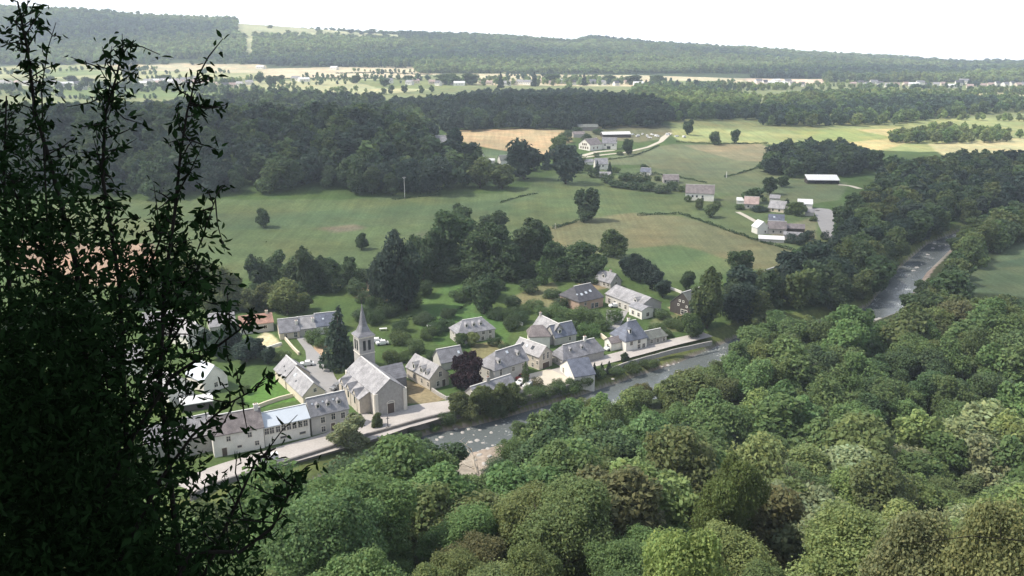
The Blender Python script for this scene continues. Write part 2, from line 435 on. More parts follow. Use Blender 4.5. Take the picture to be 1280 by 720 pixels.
    mx = N.new('ShaderNodeMix'); mx.data_type = 'RGBA'; mx.blend_type = 'MULTIPLY'; mx.inputs['Factor'].default_value = 1
    L.new(cur, mx.inputs['A']); L.new(mr.outputs[0], mx.inputs['B']); cur = mx.outputs['Result']
    # dry and fresh patches in the grass
    nn = N.new('ShaderNodeTexNoise'); nn.inputs['Scale'].default_value = .035; nn.inputs['Detail'].default_value = 4
    L.new(tc.outputs['Object'], nn.inputs['Vector'])
    mr = N.new('ShaderNodeMapRange'); mr.inputs['From Min'].default_value = .42; mr.inputs['From Max'].default_value = .72
    L.new(nn.outputs['Fac'], mr.inputs['Value'])
    mx = N.new('ShaderNodeMix'); mx.data_type = 'RGBA'; mx.blend_type = 'MULTIPLY'; mx.inputs['B'].default_value = (1.28, 1.06, 1.02, 1)
    L.new(mr.outputs[0], mx.inputs['Factor']); L.new(cur, mx.inputs['A']); cur = mx.outputs['Result']
    L.new(cur, P.inputs['Base Color']); P.inputs['Roughness'].default_value = .95; P.inputs['Specular IOR Level'].default_value = .1
    me.materials.append(mm); me.update(calc_edges=True)
    o = bpy.data.objects.new('ground', me); COL.objects.link(o)
    tag(o, 'valley floor and hillsides with meadows, mown fields and gardens', None, None, 'structure')
build_ground()

def ribbon(name, pts, widths, material, lift, label, z=None):
    """a road or path draped over the ground"""
    pts = np.array(pts, float); d = np.r_[0, np.cumsum(np.hypot(*np.diff(pts, axis=0).T))]
    s = np.linspace(0, d[-1], max(int(d[-1] / 2), 4))
    x = np.interp(s, d, pts[:, 0]); y = np.interp(s, d, pts[:, 1]); w = np.interp(s, d, widths)
    for _ in range(3):
        x[1:-1] = (x[:-2] + 2 * x[1:-1] + x[2:]) / 4; y[1:-1] = (y[:-2] + 2 * y[1:-1] + y[2:]) / 4
    tx, ty = np.gradient(x), np.gradient(y); l = np.hypot(tx, ty); nx, ny = -ty / l, tx / l
    b = MB(); cols = [-.5, -.25, 0, .25, .5]
    for i in range(len(s)):
        for c in cols:
            px, py = x[i] + nx[i] * w[i] * c, y[i] + ny[i] * w[i] * c
            b.v.append((px, py, (H1(px, py) if z is None else z) + lift))
    k = len(cols)
    for i in range(len(s) - 1):
        for j in range(k - 1):
            b.f.append((i * k + j + 1, i * k + j, (i + 1) * k + j, (i + 1) * k + j + 1)); b.m.append(0)
    o = b.build(name, material); tag(o, label, None, None, 'structure')
    return o
G0 = lambda *px: [at_height(u, v, 0) for u, v in px]
ribbon('road', G0((235,612),(268,594),(330,576),(400,556),(460,538),(520,517),(570,507),(625,496),(665,478),(700,468),(722,458),(748,452),(790,441),(840,428),(885,418)), [9,9,9.5,10,11,11.5,8,4.5,8,9,5.5,6,6,5.5,5], M['asphalt'], .06, 'pale village road along the river wall', z=0)
ribbon('church_square', G0((440,520),(452,528),(500,528),(560,512)), [7,9,9,7], M['asphalt'], .052, 'pale paved square before the church', z=0)
ribbon('lane', G0((372,418),(388,438),(398,458),(404,480),(424,492)), [2.5,3,7,8,5], M['lane'], .056, 'grey lane from the long barn down to the church', z=0)
ribbon('farm_court', G0((772,388),(768,400),(766,412)), [8,6,4], M['lane'], .056, 'grey drive between the rosy barn and the long grey house', z=0)
ribbon('yard', G0((672,465),(692,476),(700,484)), [9,10,8], M['path'], .064, 'pale yard beside the gabled house with tall windows', z=0)
ribbon('farm_lane', [hit(u, v)[:2] for u, v in ((700,204),(722,198),(750,194),(780,191),(810,184),(826,177),(830,172),(838,166))], [4,4,3.5,3.5,3.5,4,6,4], M['path'], .12, 'pale farm lane curving past the white farmhouses')
ribbon('farm_drive', [hit(u, v)[:2] for u, v in ((728,195),(745,190),(768,188))], [5,5,4], M['path'], .13, 'pale farmyard drive before the white gabled farmhouse')
ribbon('side_road', [hit(u, v)[:2] for u, v in ((1036,298),(1033,282),(1029,262),(1012,262))], [4,8,11,6], M['lane'], .1, 'grey forecourt by the riverside wood')
ribbon('field_track', [hit(u, v)[:2] for u, v in ((1048,231),(1062,232),(1075,236))], [4,4,4], M['path'], .1, 'pale track beside the long open barn')
ribbon('gravel_edge', [hit(u, v)[:2] for u, v in ((922,265),(932,270),(948,279))], [3,3,3], M['path'], .1, 'pale garden path above the hedge')

# water
def build_river():
    m, N, L, P = mat('river_water')
    tc = N.new('ShaderNodeTexCoord')
    n1 = N.new('ShaderNodeTexNoise'); n1.inputs['Scale'].default_value = .16; n1.inputs['Detail'].default_value = 6
    n2 = N.new('ShaderNodeTexNoise'); n2.inputs['Scale'].default_value = 1.6; n2.inputs['Detail'].default_value = 4
    for n in (n1, n2): L.new(tc.outputs['Object'], n.inputs['Vector'])
    ml = N.new('ShaderNodeMath'); ml.operation = 'MULTIPLY'; L.new(n1.outputs['Fac'], ml.inputs[0]); L.new(n2.outputs['Fac'], ml.inputs[1])
    cr = N.new('ShaderNodeValToRGB')
    cr.color_ramp.elements[0].position = .32; cr.color_ramp.elements[0].color = (.11, .125, .125, 1)
    cr.color_ramp.elements[1].position = .45; cr.color_ramp.elements[1].color = (.62, .64, .62, 1)
    L.new(ml.outputs[0], cr.inputs[0]); L.new(cr.outputs[0], P.inputs['Base Color'])
    P.inputs['Roughness'].default_value = .16
    bp = N.new('ShaderNodeBump'); bp.inputs['Strength'].default_value = .6; bp.inputs['Distance'].default_value = .25
    L.new(n2.outputs['Fac'], bp.inputs['Height']); L.new(bp.outputs[0], P.inputs['Normal'])
    w = [22] * len(RIV)
    ribbon('river', RIV, w, m, 0, 'grey-green river with white riffles below the village', z=-3.55)
build_river()

# ------------------------------------------------------------------ houses
def roof_builder(b, L, W, he, hr, hl, hr_, oe=.35, og=.22, th=.2):
    """a gable or hipped roof slab; hl and hr_ are how far the ridge stops short of each end"""
    k = hr / (W / 2)
    ex, ey = L / 2 + og, W / 2 + oe; ez = he - k * oe
    rl = -L / 2 + hl if hl > .1 else -ex
    rr = L / 2 - hr_ if hr_ > .1 else ex
    elx = -(L / 2 + oe) if hl > .1 else -ex
    erx = L / 2 + oe if hr_ > .1 else ex
    T = [(elx, -ey, ez), (erx, -ey, ez), (erx, ey, ez), (elx, ey, ez), (rl, 0, he + hr), (rr, 0, he + hr)]
    Bt = [(x, y, z - th) for x, y, z in T]
    for idx in ((0, 1, 5, 4), (2, 3, 4, 5)):
        b.poly([T[i] for i in idx]); b.poly([Bt[i] for i in idx[::-1]])
    loop = [0, 1]
    if hr_ > .1: b.poly([T[1], T[2], T[5]]); b.poly([Bt[5], Bt[2], Bt[1]])
    else: loop.append(5)
    loop.append(2); loop.append(3)
    if hl > .1: b.poly([T[3], T[0], T[4]]); b.poly([Bt[4], Bt[0], Bt[3]])
    else: loop.append(4)
    for i in range(len(loop)):
        a, c = loop[i], loop[(i + 1) % len(loop)]
        b.poly([T[c], T[a], Bt[a], Bt[c]])
    return rl, rr
def wall_builder(b, L, W, he, hr, hl, hr_, base=-2.2):
    x, y = L / 2, W / 2; t = he - .1
    b.poly([(-x, -y, base), (x, -y, base), (x, -y, t), (-x, -y, t)])
    b.poly([(x, y, base), (-x, y, base), (-x, y, t), (x, y, t)])
    a = [(x, -y, base), (x, y, base), (x, y, t)] + ([(x, 0, he + hr - .1)] if hr_ <= .1 else []) + [(x, -y, t)]
    b.poly(a)
    a = [(-x, y, base), (-x, -y, base), (-x, -y, t)] + ([(-x, 0, he + hr - .1)] if hl <= .1 else []) + [(-x, y, t)]
    b.poly(a)
def on_face(face, t, z, L, W, out):
    """a point on a wall face and the heading of its outward normal"""
    if face == 'F': return ((t - .5) * L, -W / 2 - out, z), 0.0
    if face == 'B': return ((t - .5) * L, W / 2 + out, z), math.pi
    if face == 'R': return (L / 2 + out, (t - .5) * W, z), math.pi / 2
    return (-L / 2 - out, (t - .5) * W, z), -math.pi / 2
def add_window(root, face, t, z, w, h, L, W, frame='trim', name='window', glass='glass', sill=True):
    (x, y, zz), a = on_face(face, t, z, L, W, .03)
    b = MB(); b.box((0, 0, 0), (w, .06, h))
    o = b.build(name, M[glass], root, (x, y, zz), a)
    if frame:
        f = MB(); q = .16
        f.box((-(w + q) / 2, .012, 0), (q, .10, h + 2 * q)); f.box(((w + q) / 2, .012, 0), (q, .10, h + 2 * q))
        f.box((0, .012, (h + q) / 2), (w, .10, q)); f.box((0, .0, -(h + q) / 2), (w, .16, q))
        if h > .9 and name == 'window': f.box((0, -.035, 0), (.07, .03, h)); f.box((0, -.035, h * .12), (w, .026, .06))
        f.build('frame' if name == 'window' else 'surround', M[frame], o)
    return o
def slope_pt(side, t, s, L, W, he, hr):
    y = W / 2 * (1 - s) * (-1 if side == 'F' else 1)
    return (t - .5) * L, y, he + hr * s
def add_dormer(roof, side, t, s, L, W, he, hr, w=1.1, h=1.25, wall='render_white', rf='slate_mid'):
    x, y, z = slope_pt(side, t, s, L, W, he, hr)
    k = hr / (W / 2); depth = h / k * 1.15; pk = w * .45; dp2 = (h + pk) / k
    b = MB(); hw = w / 2
    b.poly([(-hw, 0, -.2), (hw, 0, -.2), (hw, 0, h), (0, 0, h + pk), (-hw, 0, h)], 0)
    for sx in (-1, 1):
        q = [(sx * hw, 0, -.2), (sx * hw, depth, h), (sx * hw, 0, h)]
        b.poly(q if sx < 0 else q[::-1], 0)
        e = .16
        p0 = (sx * (hw + e), -.15, h - .12); p1 = (0, -.15, h + pk + .05); p2 = (0, dp2, h + pk + .05); p3 = (sx * (hw + e), depth, h - .12)
        pts = [p0, p1, p2, p3]
        b.poly(pts if sx > 0 else pts[::-1], 1)
        b.poly([(a, c, d - .08) for a, c, d in (pts[::-1] if sx > 0 else pts)], 1)
    b.box((0, -.03, h * .5), (w * .62, .06, h * .7), 2)
    o = b.build('dormer', [M[wall], M[rf], M['glass']], roof, (x, y, z), 0 if side == 'F' else math.pi)
    return o
def add_skylight(roof, side, t, s, L, W, he, hr, w=.9, h=1.1, m='metal_roof'):
    x, y, z = slope_pt(side, t, s, L, W, he, hr)
    a = math.atan2(hr, W / 2); b = MB()
    b.box((0, 0, .05), (w, h, .14)); 
    o = b.build('skylight', M[m], roof, (x, y, z))
    o.rotation_euler = (a if side == 'F' else -a, 0, 0)
    return o
def add_chimney(roof, t, s, L, W, he, hr, side='F', m='render_grey', h=1.5, w=.8):
    x, y, z = slope_pt(side, t, s, L, W, he, hr); b = MB()
    b.box((x, y, z + h / 2 - .4), (w, .6, h + .8), 0); b.box((x, y, z + h + .06), (w + .2, .8, .12), 0)
    b.box((x - w * .2, y, z + h + .27), (.22, .22, .3), 1); b.box((x + w * .2, y, z + h + .27), (.22, .22, .3), 1)
    return b.build('chimney', [M[m], M['tile_red']], roof)
FIT = {  # where each house stands: x, y, heading, length, width, height of eaves, rise of roof, hips
'A':(-67.1,186.3,26.3,11.7,7.5,5.9,3.3,0,0),'B':(-57.0,191.7,29.7,11.2,6.6,5.4,2.2,0,0),'C':(-47.4,197.0,31.3,9.8,5.6,5.6,3.5,0,0),
'D1':(-63.8,227.3,-56.2,8.7,7.5,3.5,3.2,0,0),'D2':(-57.7,217.3,-56.5,13.6,6.3,3.2,3.0,0,0),'E':(-37.5,213.9,-58.0,20.0,8.7,6.5,3.3,0,0),
'G':(-24.6,227.6,-50.9,12.3,6.6,3.7,3.1,0,0),'Hh':(-19.4,239.8,28.6,7.6,6.0,2.8,3.1,0,0),'I':(-13.2,264.2,26.7,13.1,7.3,3.9,3.1,3.0,3.0),
'J':(-5.9,215.9,39.9,13.9,6.2,2.4,2.7,0,0),'K':(-2.6,229.9,41.1,12.9,7.6,5.5,3.6,3.5,0),'L':(6.4,241.8,-45.8,11.0,5.7,4.5,2.5,0,0),
'N':(8.6,257.3,5.8,6.6,5.9,4.5,2.6,1,2),'O':(12.4,264.5,-58.5,11.2,6.8,2.8,3.9,0,0),'P':(20.4,244.6,32.2,15.5,6.5,2.9,3.1,2,1.5),
'Q':(19.3,231.8,21.1,6.6,10.2,2.2,3.3,0,0),'R':(37.9,257.5,29.1,8.3,8.6,3.8,4.6,3.5,1.5),'S':(26.0,300.8,35.3,11.5,11.5,4.0,4.1,2,1.5),
'T':(38.9,327.9,-49.7,8.9,6.2,2.7,3.2,0,0),'U':(45.0,298.6,-57.7,19.7,10.2,3.8,2.6,0,0),'V':(67.0,294.1,41.2,15.0,10.6,4.0,4.6,0,0),
'DD':(104.1,331.1,42.0,11.1,6.8,3.0,2.8,0,0),'W1':(128.3,425.3,-76.8,6.0,6.4,3.7,2.9,0,0),'X1':(142.6,494.3,-15.8,8.3,8.2,3.2,3.5,0,0),
'X2':(155.4,484.0,-32.1,9.2,8.4,2.5,3.5,0,0),'Y1':(117.2,519.7,-12.0,17.3,9.4,4.9,4.4,0,0),'Y2':(109.6,578.2,-2.5,10.6,8.2,2.6,3.0,0,0),
'Z1':(66.4,715.6,43.2,15.4,12.8,4.7,4.3,0,0),'Z2':(83.1,722.6,-5.4,12.4,9.1,5.2,4.2,0,0),'AA':(-56.8,687.0,2.5,10.8,9.2,3.2,4.4,0,0),
'IA':(-100.1,274.3,25.0,8.5,8.8,2.6,3.2,0,0),'IB':(-88.0,273.5,22.1,10.8,8.0,3.4,2.1,0,0),'IC':(-75.2,267.2,20.2,6.4,7.4,2.7,3.4,0,0)}
def house(label, p, wall='stone', roof='slate_grey', wins=(), dormers=(), skylights=(), chimneys=(), doors=(), ridge='zinc', name='house', cat='house', group=None, z=None, wall_base=-2.2, frame='trim', dwall='render_white'):
    x, y, a, L, W, he, hr, hl, h2 = p
    z = H1(x, y) if z is None else z
    root = empty(name, (x, y, z), math.radians(a), label, cat, group)
    b = MB(); wall_builder(b, L, W, he, hr, hl, h2, wall_base); b.build('wall', M[wall], root)
    b = MB(); rl, rr = roof_builder(b, L, W, he, hr, hl, h2); ro = b.build('roof', M[roof], root)
    if ridge:
        b = MB(); b.box(((rl + rr) / 2, 0, he + hr + .02), (rr - rl + .04, .34, .16)); b.build('ridge_cap', M[ridge], ro)
    for w in wins: add_window(root, *w, L, W, frame)
    for d in doors: add_window(root, *d, L, W, frame, 'door', 'door_wood')
    for d in dormers: add_dormer(ro, *d[:3], L, W, he, hr, *(d[3:]), wall=dwall, rf=roof)
    for s in skylights: add_skylight(ro, *s[:3], L, W, he, hr, *s[3:])
    for c in chimneys: add_chimney(ro, c[0], c[1], L, W, he, hr, *c[2:])
    root['roof_of'] = 0; del root['roof_of']
    return root, ro
h = FIT
house('white rendered house with brownish slate roof at the low end of the roadside row', h['A'], 'render_white', 'slate_brown',
      [('F', .3, 4.2, .9, 1.2), ('F', .72, 4.2, .9, 1.2), ('F', .5, 1.7, 1.0, .6), ('F', .85, 1.7, .9, 1.1), ('L', .5, 4.5, .9, 1.2)], chimneys=[(.93, .93, 'F', 'render_white', 1.3, 1.0)], doors=[('F', .2, 1.0, 1.1, 2.1)])
ro_, _ = house('long white schoolhouse with pale metal roof and a row of eight windows', h['B'], 'render_white', 'metal_roof',
      [('F', t, 3.9, 1.0, 1.5) for t in (.055, .165, .30, .42, .54, .66, .79, .91)] + [('F', .40, 1.5, 1.5, .6), ('F', .83, 1.5, 1.5, .6)], ridge='white_roof')
house('grey house with three roof dormers joining the white schoolhouse', h['C'], 'render_grey', 'slate_mid',
      [('F', .3, 3.6, 1.0, 1.5), ('F', .58, 3.9, 1.0, 1.6), ('F', .84, 3.6, 1.0, 1.5), ('F', .3, 1.1, 1.0, 1.4), ('F', .82, 1.1, 1.0, 1.4), ('R', .5, 3.6, .9, 1.4)],
      [('F', .22, .30, .95, 1.0), ('F', .50, .30, .95, 1.0), ('F', .78, .30, .95, 1.0)], [('F', .1, .62, .4, .4), ('F', .38, .62, .4, .4), ('F', .66, .62, .4, .4)], doors=[('F', .56, 1.1, 1.1, 2.1)])
house('upper half of the twin barn, set back with two small roof lights', h['D1'], 'render_cream', 'slate_pale', skylights=[('F', .45, .45, .5, .5, 'glass'), ('F', .72, .3, .5, .5, 'glass')], name='barn', cat='barn')
house('lower half of the twin barn, longer, with a window in its gable', h['D2'], 'render_cream', 'slate_pale', [('R', .55, 3.9, .8, 1.0)], skylights=[('F', .2, .6, .9, .9), ('F', .4, .35, .5, .5, 'glass')], name='barn', cat='barn')
house('stone cottage with gabled wall dormers, right after the church square', h['G'], 'stone_warm', 'slate_pale',
      [('F', .34, 1.6, .8, 1.4), ('F', .66, 1.6, .8, 1.4), ('F', .93, 1.5, .8, 1.3), ('R', .55, 4.0, .9, 1.5), ('R', .42, 1.3, .9, 1.4)],
      [('F', .3, .06, 1.2, 1.5), ('F', .62, .06, 1.2, 1.5), ('F', .82, .06, 1.0, 1.2)], doors=[('R', .72, 1.0, 1.1, 2.1)], ridge=None)
house('small slate-roofed outhouse tucked behind the dormer cottage', h['Hh'], 'render_grey', 'slate_grey', [('F', .7, 1.5, .8, 1.0)], skylights=[('F', .86, .5, .7, .9)])
house('hip-roofed manor with three white dormers, alone on the lawn', h['I'], 'render_grey', 'slate_mid',
      [('F', t, 2.9, .9, 1.3) for t in (.2, .47, .68, .87)] + [('F', .66, .9, .9, 1.2), ('F', .87, .9, .9, 1.2), ('L', .3, 2.9, .8, 1.2), ('L', .6, 2.9, .8, 1.2), ('L', .5, .9, .9, 1.3)],
      [('F', .27, .38, .95, .95), ('F', .47, .38, .95, .95), ('F', .66, .38, .95, .95)], doors=[('F', .42, .9, 1.1, 2.0)])
house('long low riverside house with a bright ridge and mid-ridge chimney', h['J'], 'stone', 'slate_mid', [('L', .42, 3.2, .6, .9), ('F', .3, 1.0, .9, 1.1), ('F', .7, 1.0, .9, 1.1)], chimneys=[(.42, .96, 'F', 'stone', 1.2, 1.0)])
house('tall house with a pinkish hipped end and lit roof dormers', h['K'], 'render_grey', 'slate_grey',
      [('F', .18, 4.0, .8, 2.0), ('F', .55, 3.8, .9, 1.3), ('F', .85, 3.8, .9, 1.3), ('L', .4, 3.6, .8, 1.3)], [('F', .2, .22, 1.0, 1.2), ('F', .8, .35, 1.0, 1.1)], [('F', .55, .75, .8, .8)], dwall='render_white')
house('narrow gabled house with twin tall windows over a dark garage opening', h['L'], 'stone_warm', 'slate_pale',
      [('R', .33, 3.9, .75, 2.0), ('R', .64, 3.9, .75, 2.0), ('F', .75, 3.3, .8, 1.2), ('F', .75, 1.0, .8, 1.3), ('F', .93, 2.2, .7, 1.1)],
      skylights=[('F', .22, .5, 1.0, 1.3, 'glass'), ('F', .62, .5, 1.0, 1.3, 'glass'), ('F', .4, .5, .7, .7)], doors=[('R', .5, .9, 2.8, 1.9)])
house('brownish pyramid-roofed cottage wedged behind the tall gabled house', h['N'], 'render_white', 'slate_brown', [('L', .5, 2.6, .7, 1.0)], ridge=None)
house('pale-roofed long house standing among the garden shrubs', h['O'], 'stone', 'slate_pale', [('F', .7, 1.4, .8, 1.2)], chimneys=[(.05, .95, 'F', 'stone', 1.0)])
house('blue-slated cross wing with a white dormer beside the pale-roofed long house', (16.0, 262.0, 31.0, 8.5, 6.0, 3.0, 3.2, 0, 0), 'render_grey', 'slate_blue', [('F', .7, 1.4, .8, 1.2)], [('F', .28, .2, 1.2, 1.3)])
house('long half-hipped roadside house with bright ridge and white chimney', h['P'], 'stone', 'slate_grey',
      [('F', .2, 1.4, .8, 1.1), ('F', .5, 1.4, .8, 1.1), ('L', .5, 1.4, .8, 1.2)], [('F', .24, .42, .8, .8), ('F', .52, .42, .8, .8)], chimneys=[(.66, .96, 'F', 'render_white', 1.3)])
house('blue-grey roofed house at the water edge with a white verge', h['Q'], 'render_white', 'slate_blue', [('L', .75, 1.2, .8, 1.5)], ridge=None, wall_base=-5)
rr_, ro_ = house('white corner house with a tall steep hipped blue roof', h['R'], 'render_white', 'slate_blue',
      [('L', .45, 2.4, 1.1, 1.3), ('F', .25, 2.4, .9, 1.2), ('F', .62, 2.6, .9, 1.3), ('F', .62, .8, 1.0, 1.4), ('F', .85, .8, 1.0, 1.4)], [('F', .3, .3, .8, 1.6)], [], [(.5, .9, 'B', 'render_white', 1.2)])
house('white lean-to bay with brownish roof on the steep-roofed corner house', (32.6, 254.6, 29, 4.2, 3.6, 2.9, 1.2, 0, 0), 'render_white', 'slate_brown', [('L', .5, 1.4, .7, .9)], ridge=None, name='annex', cat='annex')
house('low olive-roofed wing stretching along the road past the corner house', (46.2, 261.5, 29, 8.5, 5.0, 2.3, 1.7, 0, .8), 'stone', 'slate_olive', [('F', .25, 1.0, .9, 1.2), ('F', .55, 1.0, .9, 1.2), ('F', .85, 1.0, .9, 1.2)], name='annex', cat='annex')
house('big rosy stone barn with three roof lights and white foot wall', h['S'], 'brick', 'slate_dark', [('F', .55, 1.2, 1.0, 2.0), ('F', .72, 1.2, 1.4, 1.6), ('F', .25, 2.6, .8, 1.0), ('L', .68, 1.2, 1.6, 1.3)],
      skylights=[('F', .25, .4, .9, 1.0), ('F', .45, .45, .9, 1.0), ('F', .65, .5, .9, 1.0), ('L' if 0 else 'F', .08, .45, .6, .6)], name='barn', cat='barn', frame='stone')
house('white-framed cottage with a tall dormer behind the two long barns', h['T'], 'stone', 'slate_grey', [('F', .2, 1.4, 1.0, 1.3), ('F', .6, 1.4, 1.2, 1.4), ('F', .85, 1.4, 1.0, 1.3), ('R', .5, 1.5, 1.4, 1.4), ('R', .5, 3.8, .8, 1.0)], [('F', .45, .25, 1.3, 1.4)], chimneys=[(.62, .9, 'B', 'render_grey', .9)], ridge=None)
house('long grey-roofed house with a windowed front opening on the drive', h['U'], 'render_grey', 'slate_pale', [('F', .12, 1.4, 1.3, 1.8), ('F', .28, 1.4, 1.2, 1.6), ('F', .43, 1.4, 1.2, 1.6), ('F', .6, 1.4, 1.2, 1.6), ('F', .78, 1.4, 1.2, 1.4)], [('F', .8, .2, 1.5, 1.0)], ridge=None)
house('flat grey extension with white railing on the long grey-roofed house', (46.6, 288.3, -57.7, 7.0, 5.4, 3.5, 1.0, 0, 0), 'render_white', 'slate_mid', [('F', .3, 1.4, 1.1, 1.3), ('F', .75, 1.4, 1.1, 1.3), ('R', .5, 1.5, 1.2, 1.3)], ridge=None, name='annex', cat='annex')
house('grey-green roofed house with a dark timber gable beside the big trees', h['V'], 'timber', 'slate_olive', [('L', .3, 3.6, .5, .5), ('L', .45, 5.2, .5, .5), ('L', .6, 5.2, .5, .5), ('L', .65, 3.6, .5, .5), ('L', .4, 1.3, 2.6, 1.6)], chimneys=[(.35, .6, 'F', 'render_white', .9, .6)], frame='render_white')
house('lone grey gabled chalet peeping over the riverside trees', h['DD'], 'timber', 'slate_grey', [('L', .5, 1.4, 1.2, 1.2)], frame='render_white')
house('white gable cottage at the near corner of the field-side farm', h['W1'], 'render_white', 'white_roof', [('R', .7, 1.2, .7, .9)], ridge=None)
house('long grey-roofed white house with dark windows, standing in the open meadow', h['Y1'], 'render_white', 'slate_brown', [('F', t, 2.7, 1.1, 1.3) for t in (.1, .25, .4, .6)] + [('F', .6, 1.0, 1.6, 1.6), ('F', .15, .9, 1.0, 1.3)], frame=None)
house('low brown-roofed house behind the long meadow house', h['Y2'], 'stone', 'slate_brown', [('F', .12, 1.3, 1.0, 1.2), ('F', .55, 1.3, 1.0, 1.2), ('F', .85, 1.3, 1.1, 1.3)], frame=None)
house('mauve-roofed house first of the two beside the long open barn', h['X1'], 'render_grey', 'tile_pink', [('F', .3, 1.4, 1.0, 1.2), ('F', .7, 1.4, 1.0, 1.2)], frame=None)
house('grey-roofed house with a white gable below the long open barn', h['X2'], 'render_cream', 'slate_pale', [('F', .3, 1.2, 1.0, 1.2), ('F', .7, 1.2, 1.0, 1.2), ('R', .5, 1.6, 1.0, 1.6)], frame=None)
house('white gabled farmhouse with rows of dark windows by the farm lane', h['Z1'], 'render_white', 'slate_brown', [('L', t, 2.0, 1.1, 1.5) for t in (.2, .4, .6, .8)] + [('L', t, 4.8, 1.1, 1.4) for t in (.35, .5, .65)] + [('F', .3, 1.8, 1.0, 1.4), ('F', .6, 1.8, 1.0, 1.4)], frame='brick')
house('white grey-roofed farmhouse next to the gabled farmhouse', h['Z2'], 'render_white', 'slate_grey', [('F', .45, 1.3, 3.0, 2.4), ('F', .75, 3.5, 1.1, 1.3), ('F', .2, 3.5, 1.1, 1.3)], [('F', .95, .2, 1.2, 1.4)], frame=None)
house('white cottage at the forest edge above the tan field', h['AA'], 'render_white', 'slate_grey', [('F', .2, 1.4, 1.0, 1.2), ('F', .5, 1.4, 1.0, 1.2), ('F', .8, 1.4, 1.0, 1.2)], frame=None)
house('grey-roofed house with a rounded verge at the meadow end of the village', h['IA'], 'render_grey', 'slate_pale', [('F', .8, 1.2, 1.2, 1.4)])
house('house with an orange tiled roof, the only one in the village', h['IB'], 'render_grey', 'tile_red', [('F', .25, 1.8, 1.0, 1.2), ('F', .5, 1.8, 1.0, 1.2), ('F', .75, 1.8, 1.0, 1.2)], chimneys=[(.85, .95, 'F', 'render_cream', .9)], ridge=None)
house('first slate house of the terrace, with a bright plastered gable', h['IC'], 'render_cream', 'slate_grey', [('F', .3, 1.2, .9, 1.3), ('F', .8, 1.2, 1.0, 1.6)], chimneys=[(.9, .5, 'F', 'render_white', 1.0)])
def local(p, dx, dy):
    a = math.radians(p[2]); return p[0] + dx * math.cos(a) - dy * math.sin(a), p[1] + dx * math.sin(a) + dy * math.cos(a)
q = local(h['IC'], 6.1, .6)
house('second slate house of the terrace, middle one with a pale roof', (*q, 20.2, 5.6, 7.0, 3.0, 3.0, 0, 0), 'render_grey', 'slate_pale', [('F', .4, 1.4, .9, 1.2)], chimneys=[(.85, .5, 'F', 'render_white', 1.0)])
q = local(h['IC'], 13.2, 1.0)
house('blue-slated end house of the terrace behind the tall spruce', (*q, 20.2, 8.4, 7.4, 3.2, 3.2, 0, 0), 'render_white', 'slate_blue', [('F', .4, 1.4, .9, 1.2)], skylights=[('F', .3, .5, .6, .6)])

# smaller farm buildings, sheds and half-hidden roofs
def by_view(u, v, ang, L, W, he, hr, hl=0, h2=0):
    p = hit(u, v); a = math.radians(ang)
    return (p[0] - math.sin(a) * W / 2, p[1] + math.cos(a) * W / 2, ang, L, W, he, hr, hl, h2)
house('purple-grey roofed farm building between the white gable and the open shed', by_view(971, 293, -12, 9, 8, 3.2, 3.0), 'stone', 'slate_brown', [('F', .3, 1.4, .8, 1.0), ('F', .7, 1.4, .8, 1.0)], frame=None)
house('bluish roofed barn at the back of the field-side farm', by_view(970, 282, -14, 8, 7, 3.0, 2.6), 'stone', 'slate_blue', skylights=[('F', .35, .5, 1.0, .9)], name='barn', cat='barn', ridge=None)
house('open-fronted shed with a dark mouth on the field-side farm', by_view(990, 292, -14, 12, 7, 3.0, 1.6), 'timber', 'slate_brown', name='shed', cat='shed', ridge=None)
house('low pale sheet-roofed shed nearest the hedge of the farm', by_view(964, 303, -14, 12, 7, 1.8, 1.0), 'render_grey', 'white_roof', name='shed', cat='shed', ridge=None)
house('rough stone lean-to at the dark-bushed corner of the farm', by_view(991, 299, -14, 9, 4, 2.4, 1.0), 'stone', 'slate_pale', name='shed', cat='shed', ridge=None)
house('tiny pale outbuilding between the two houses by the open barn', by_view(968, 252, -20, 6, 5, 2.4, 1.6), 'render_grey', 'slate_pale', name='shed', cat='shed', ridge=None)
house('bright white house with a single dark window by the grey forecourt', by_view(1006, 261, -14, 8.2, 6, 3.2, 2.2), 'render_white', 'white_roof', [('F', .5, 1.7, 1.0, 1.2)], ridge=None, frame=None)
house('grey garage just below the bright white house', by_view(1012, 270, -14, 4.6, 4, 2.4, 1.4), 'render_grey', 'slate_pale', name='shed', cat='garage', ridge=None)
house('white lean-to with jumbled gear at the end of the mauve-roofed house', by_view(926, 255, -14, 5, 4, 2.4, 1.4), 'render_white', 'white_roof', name='shed', cat='shed', ridge=None)
house('blue-roofed cottage behind the round hedge tree in the meadow', by_view(806, 219, -22, 7, 6, 2.6, 2.4), 'render_white', 'slate_blue', [('F', .6, 1.4, .9, 1.1)], frame=None)
house('white-fronted house between two dark little conifers', by_view(752, 212, 4, 9.5, 8, 4.2, 3.6), 'render_white', 'slate_mid', [('F', .6, 2.6, 1.0, 1.3), ('F', .35, 2.6, .9, 1.2)], frame=None)
house('low shed with a pale roof below the two little conifers', by_view(756, 222, -6, 8, 5, 2.2, 1.6), 'stone', 'slate_pale', name='shed', cat='shed', ridge=None)
house('whitish shed among clutter beside the white-fronted house', by_view(735, 206, 10, 9, 5, 2.4, 1.6), 'render_white', 'slate_mid', name='shed', cat='shed', ridge=None)
house('long farm shed with a bright white curved-looking roof', by_view(771, 172, 10, 27, 9, 3.0, 1.9), 'timber', 'white_roof', name='shed', cat='shed', ridge=None)
house('grey-green farm shed with a dark slot at the wood edge', by_view(735, 163.5, 3, 20, 10, 3.4, 2.4), 'stone_dark', 'slate_olive', name='shed', cat='shed', ridge=None)
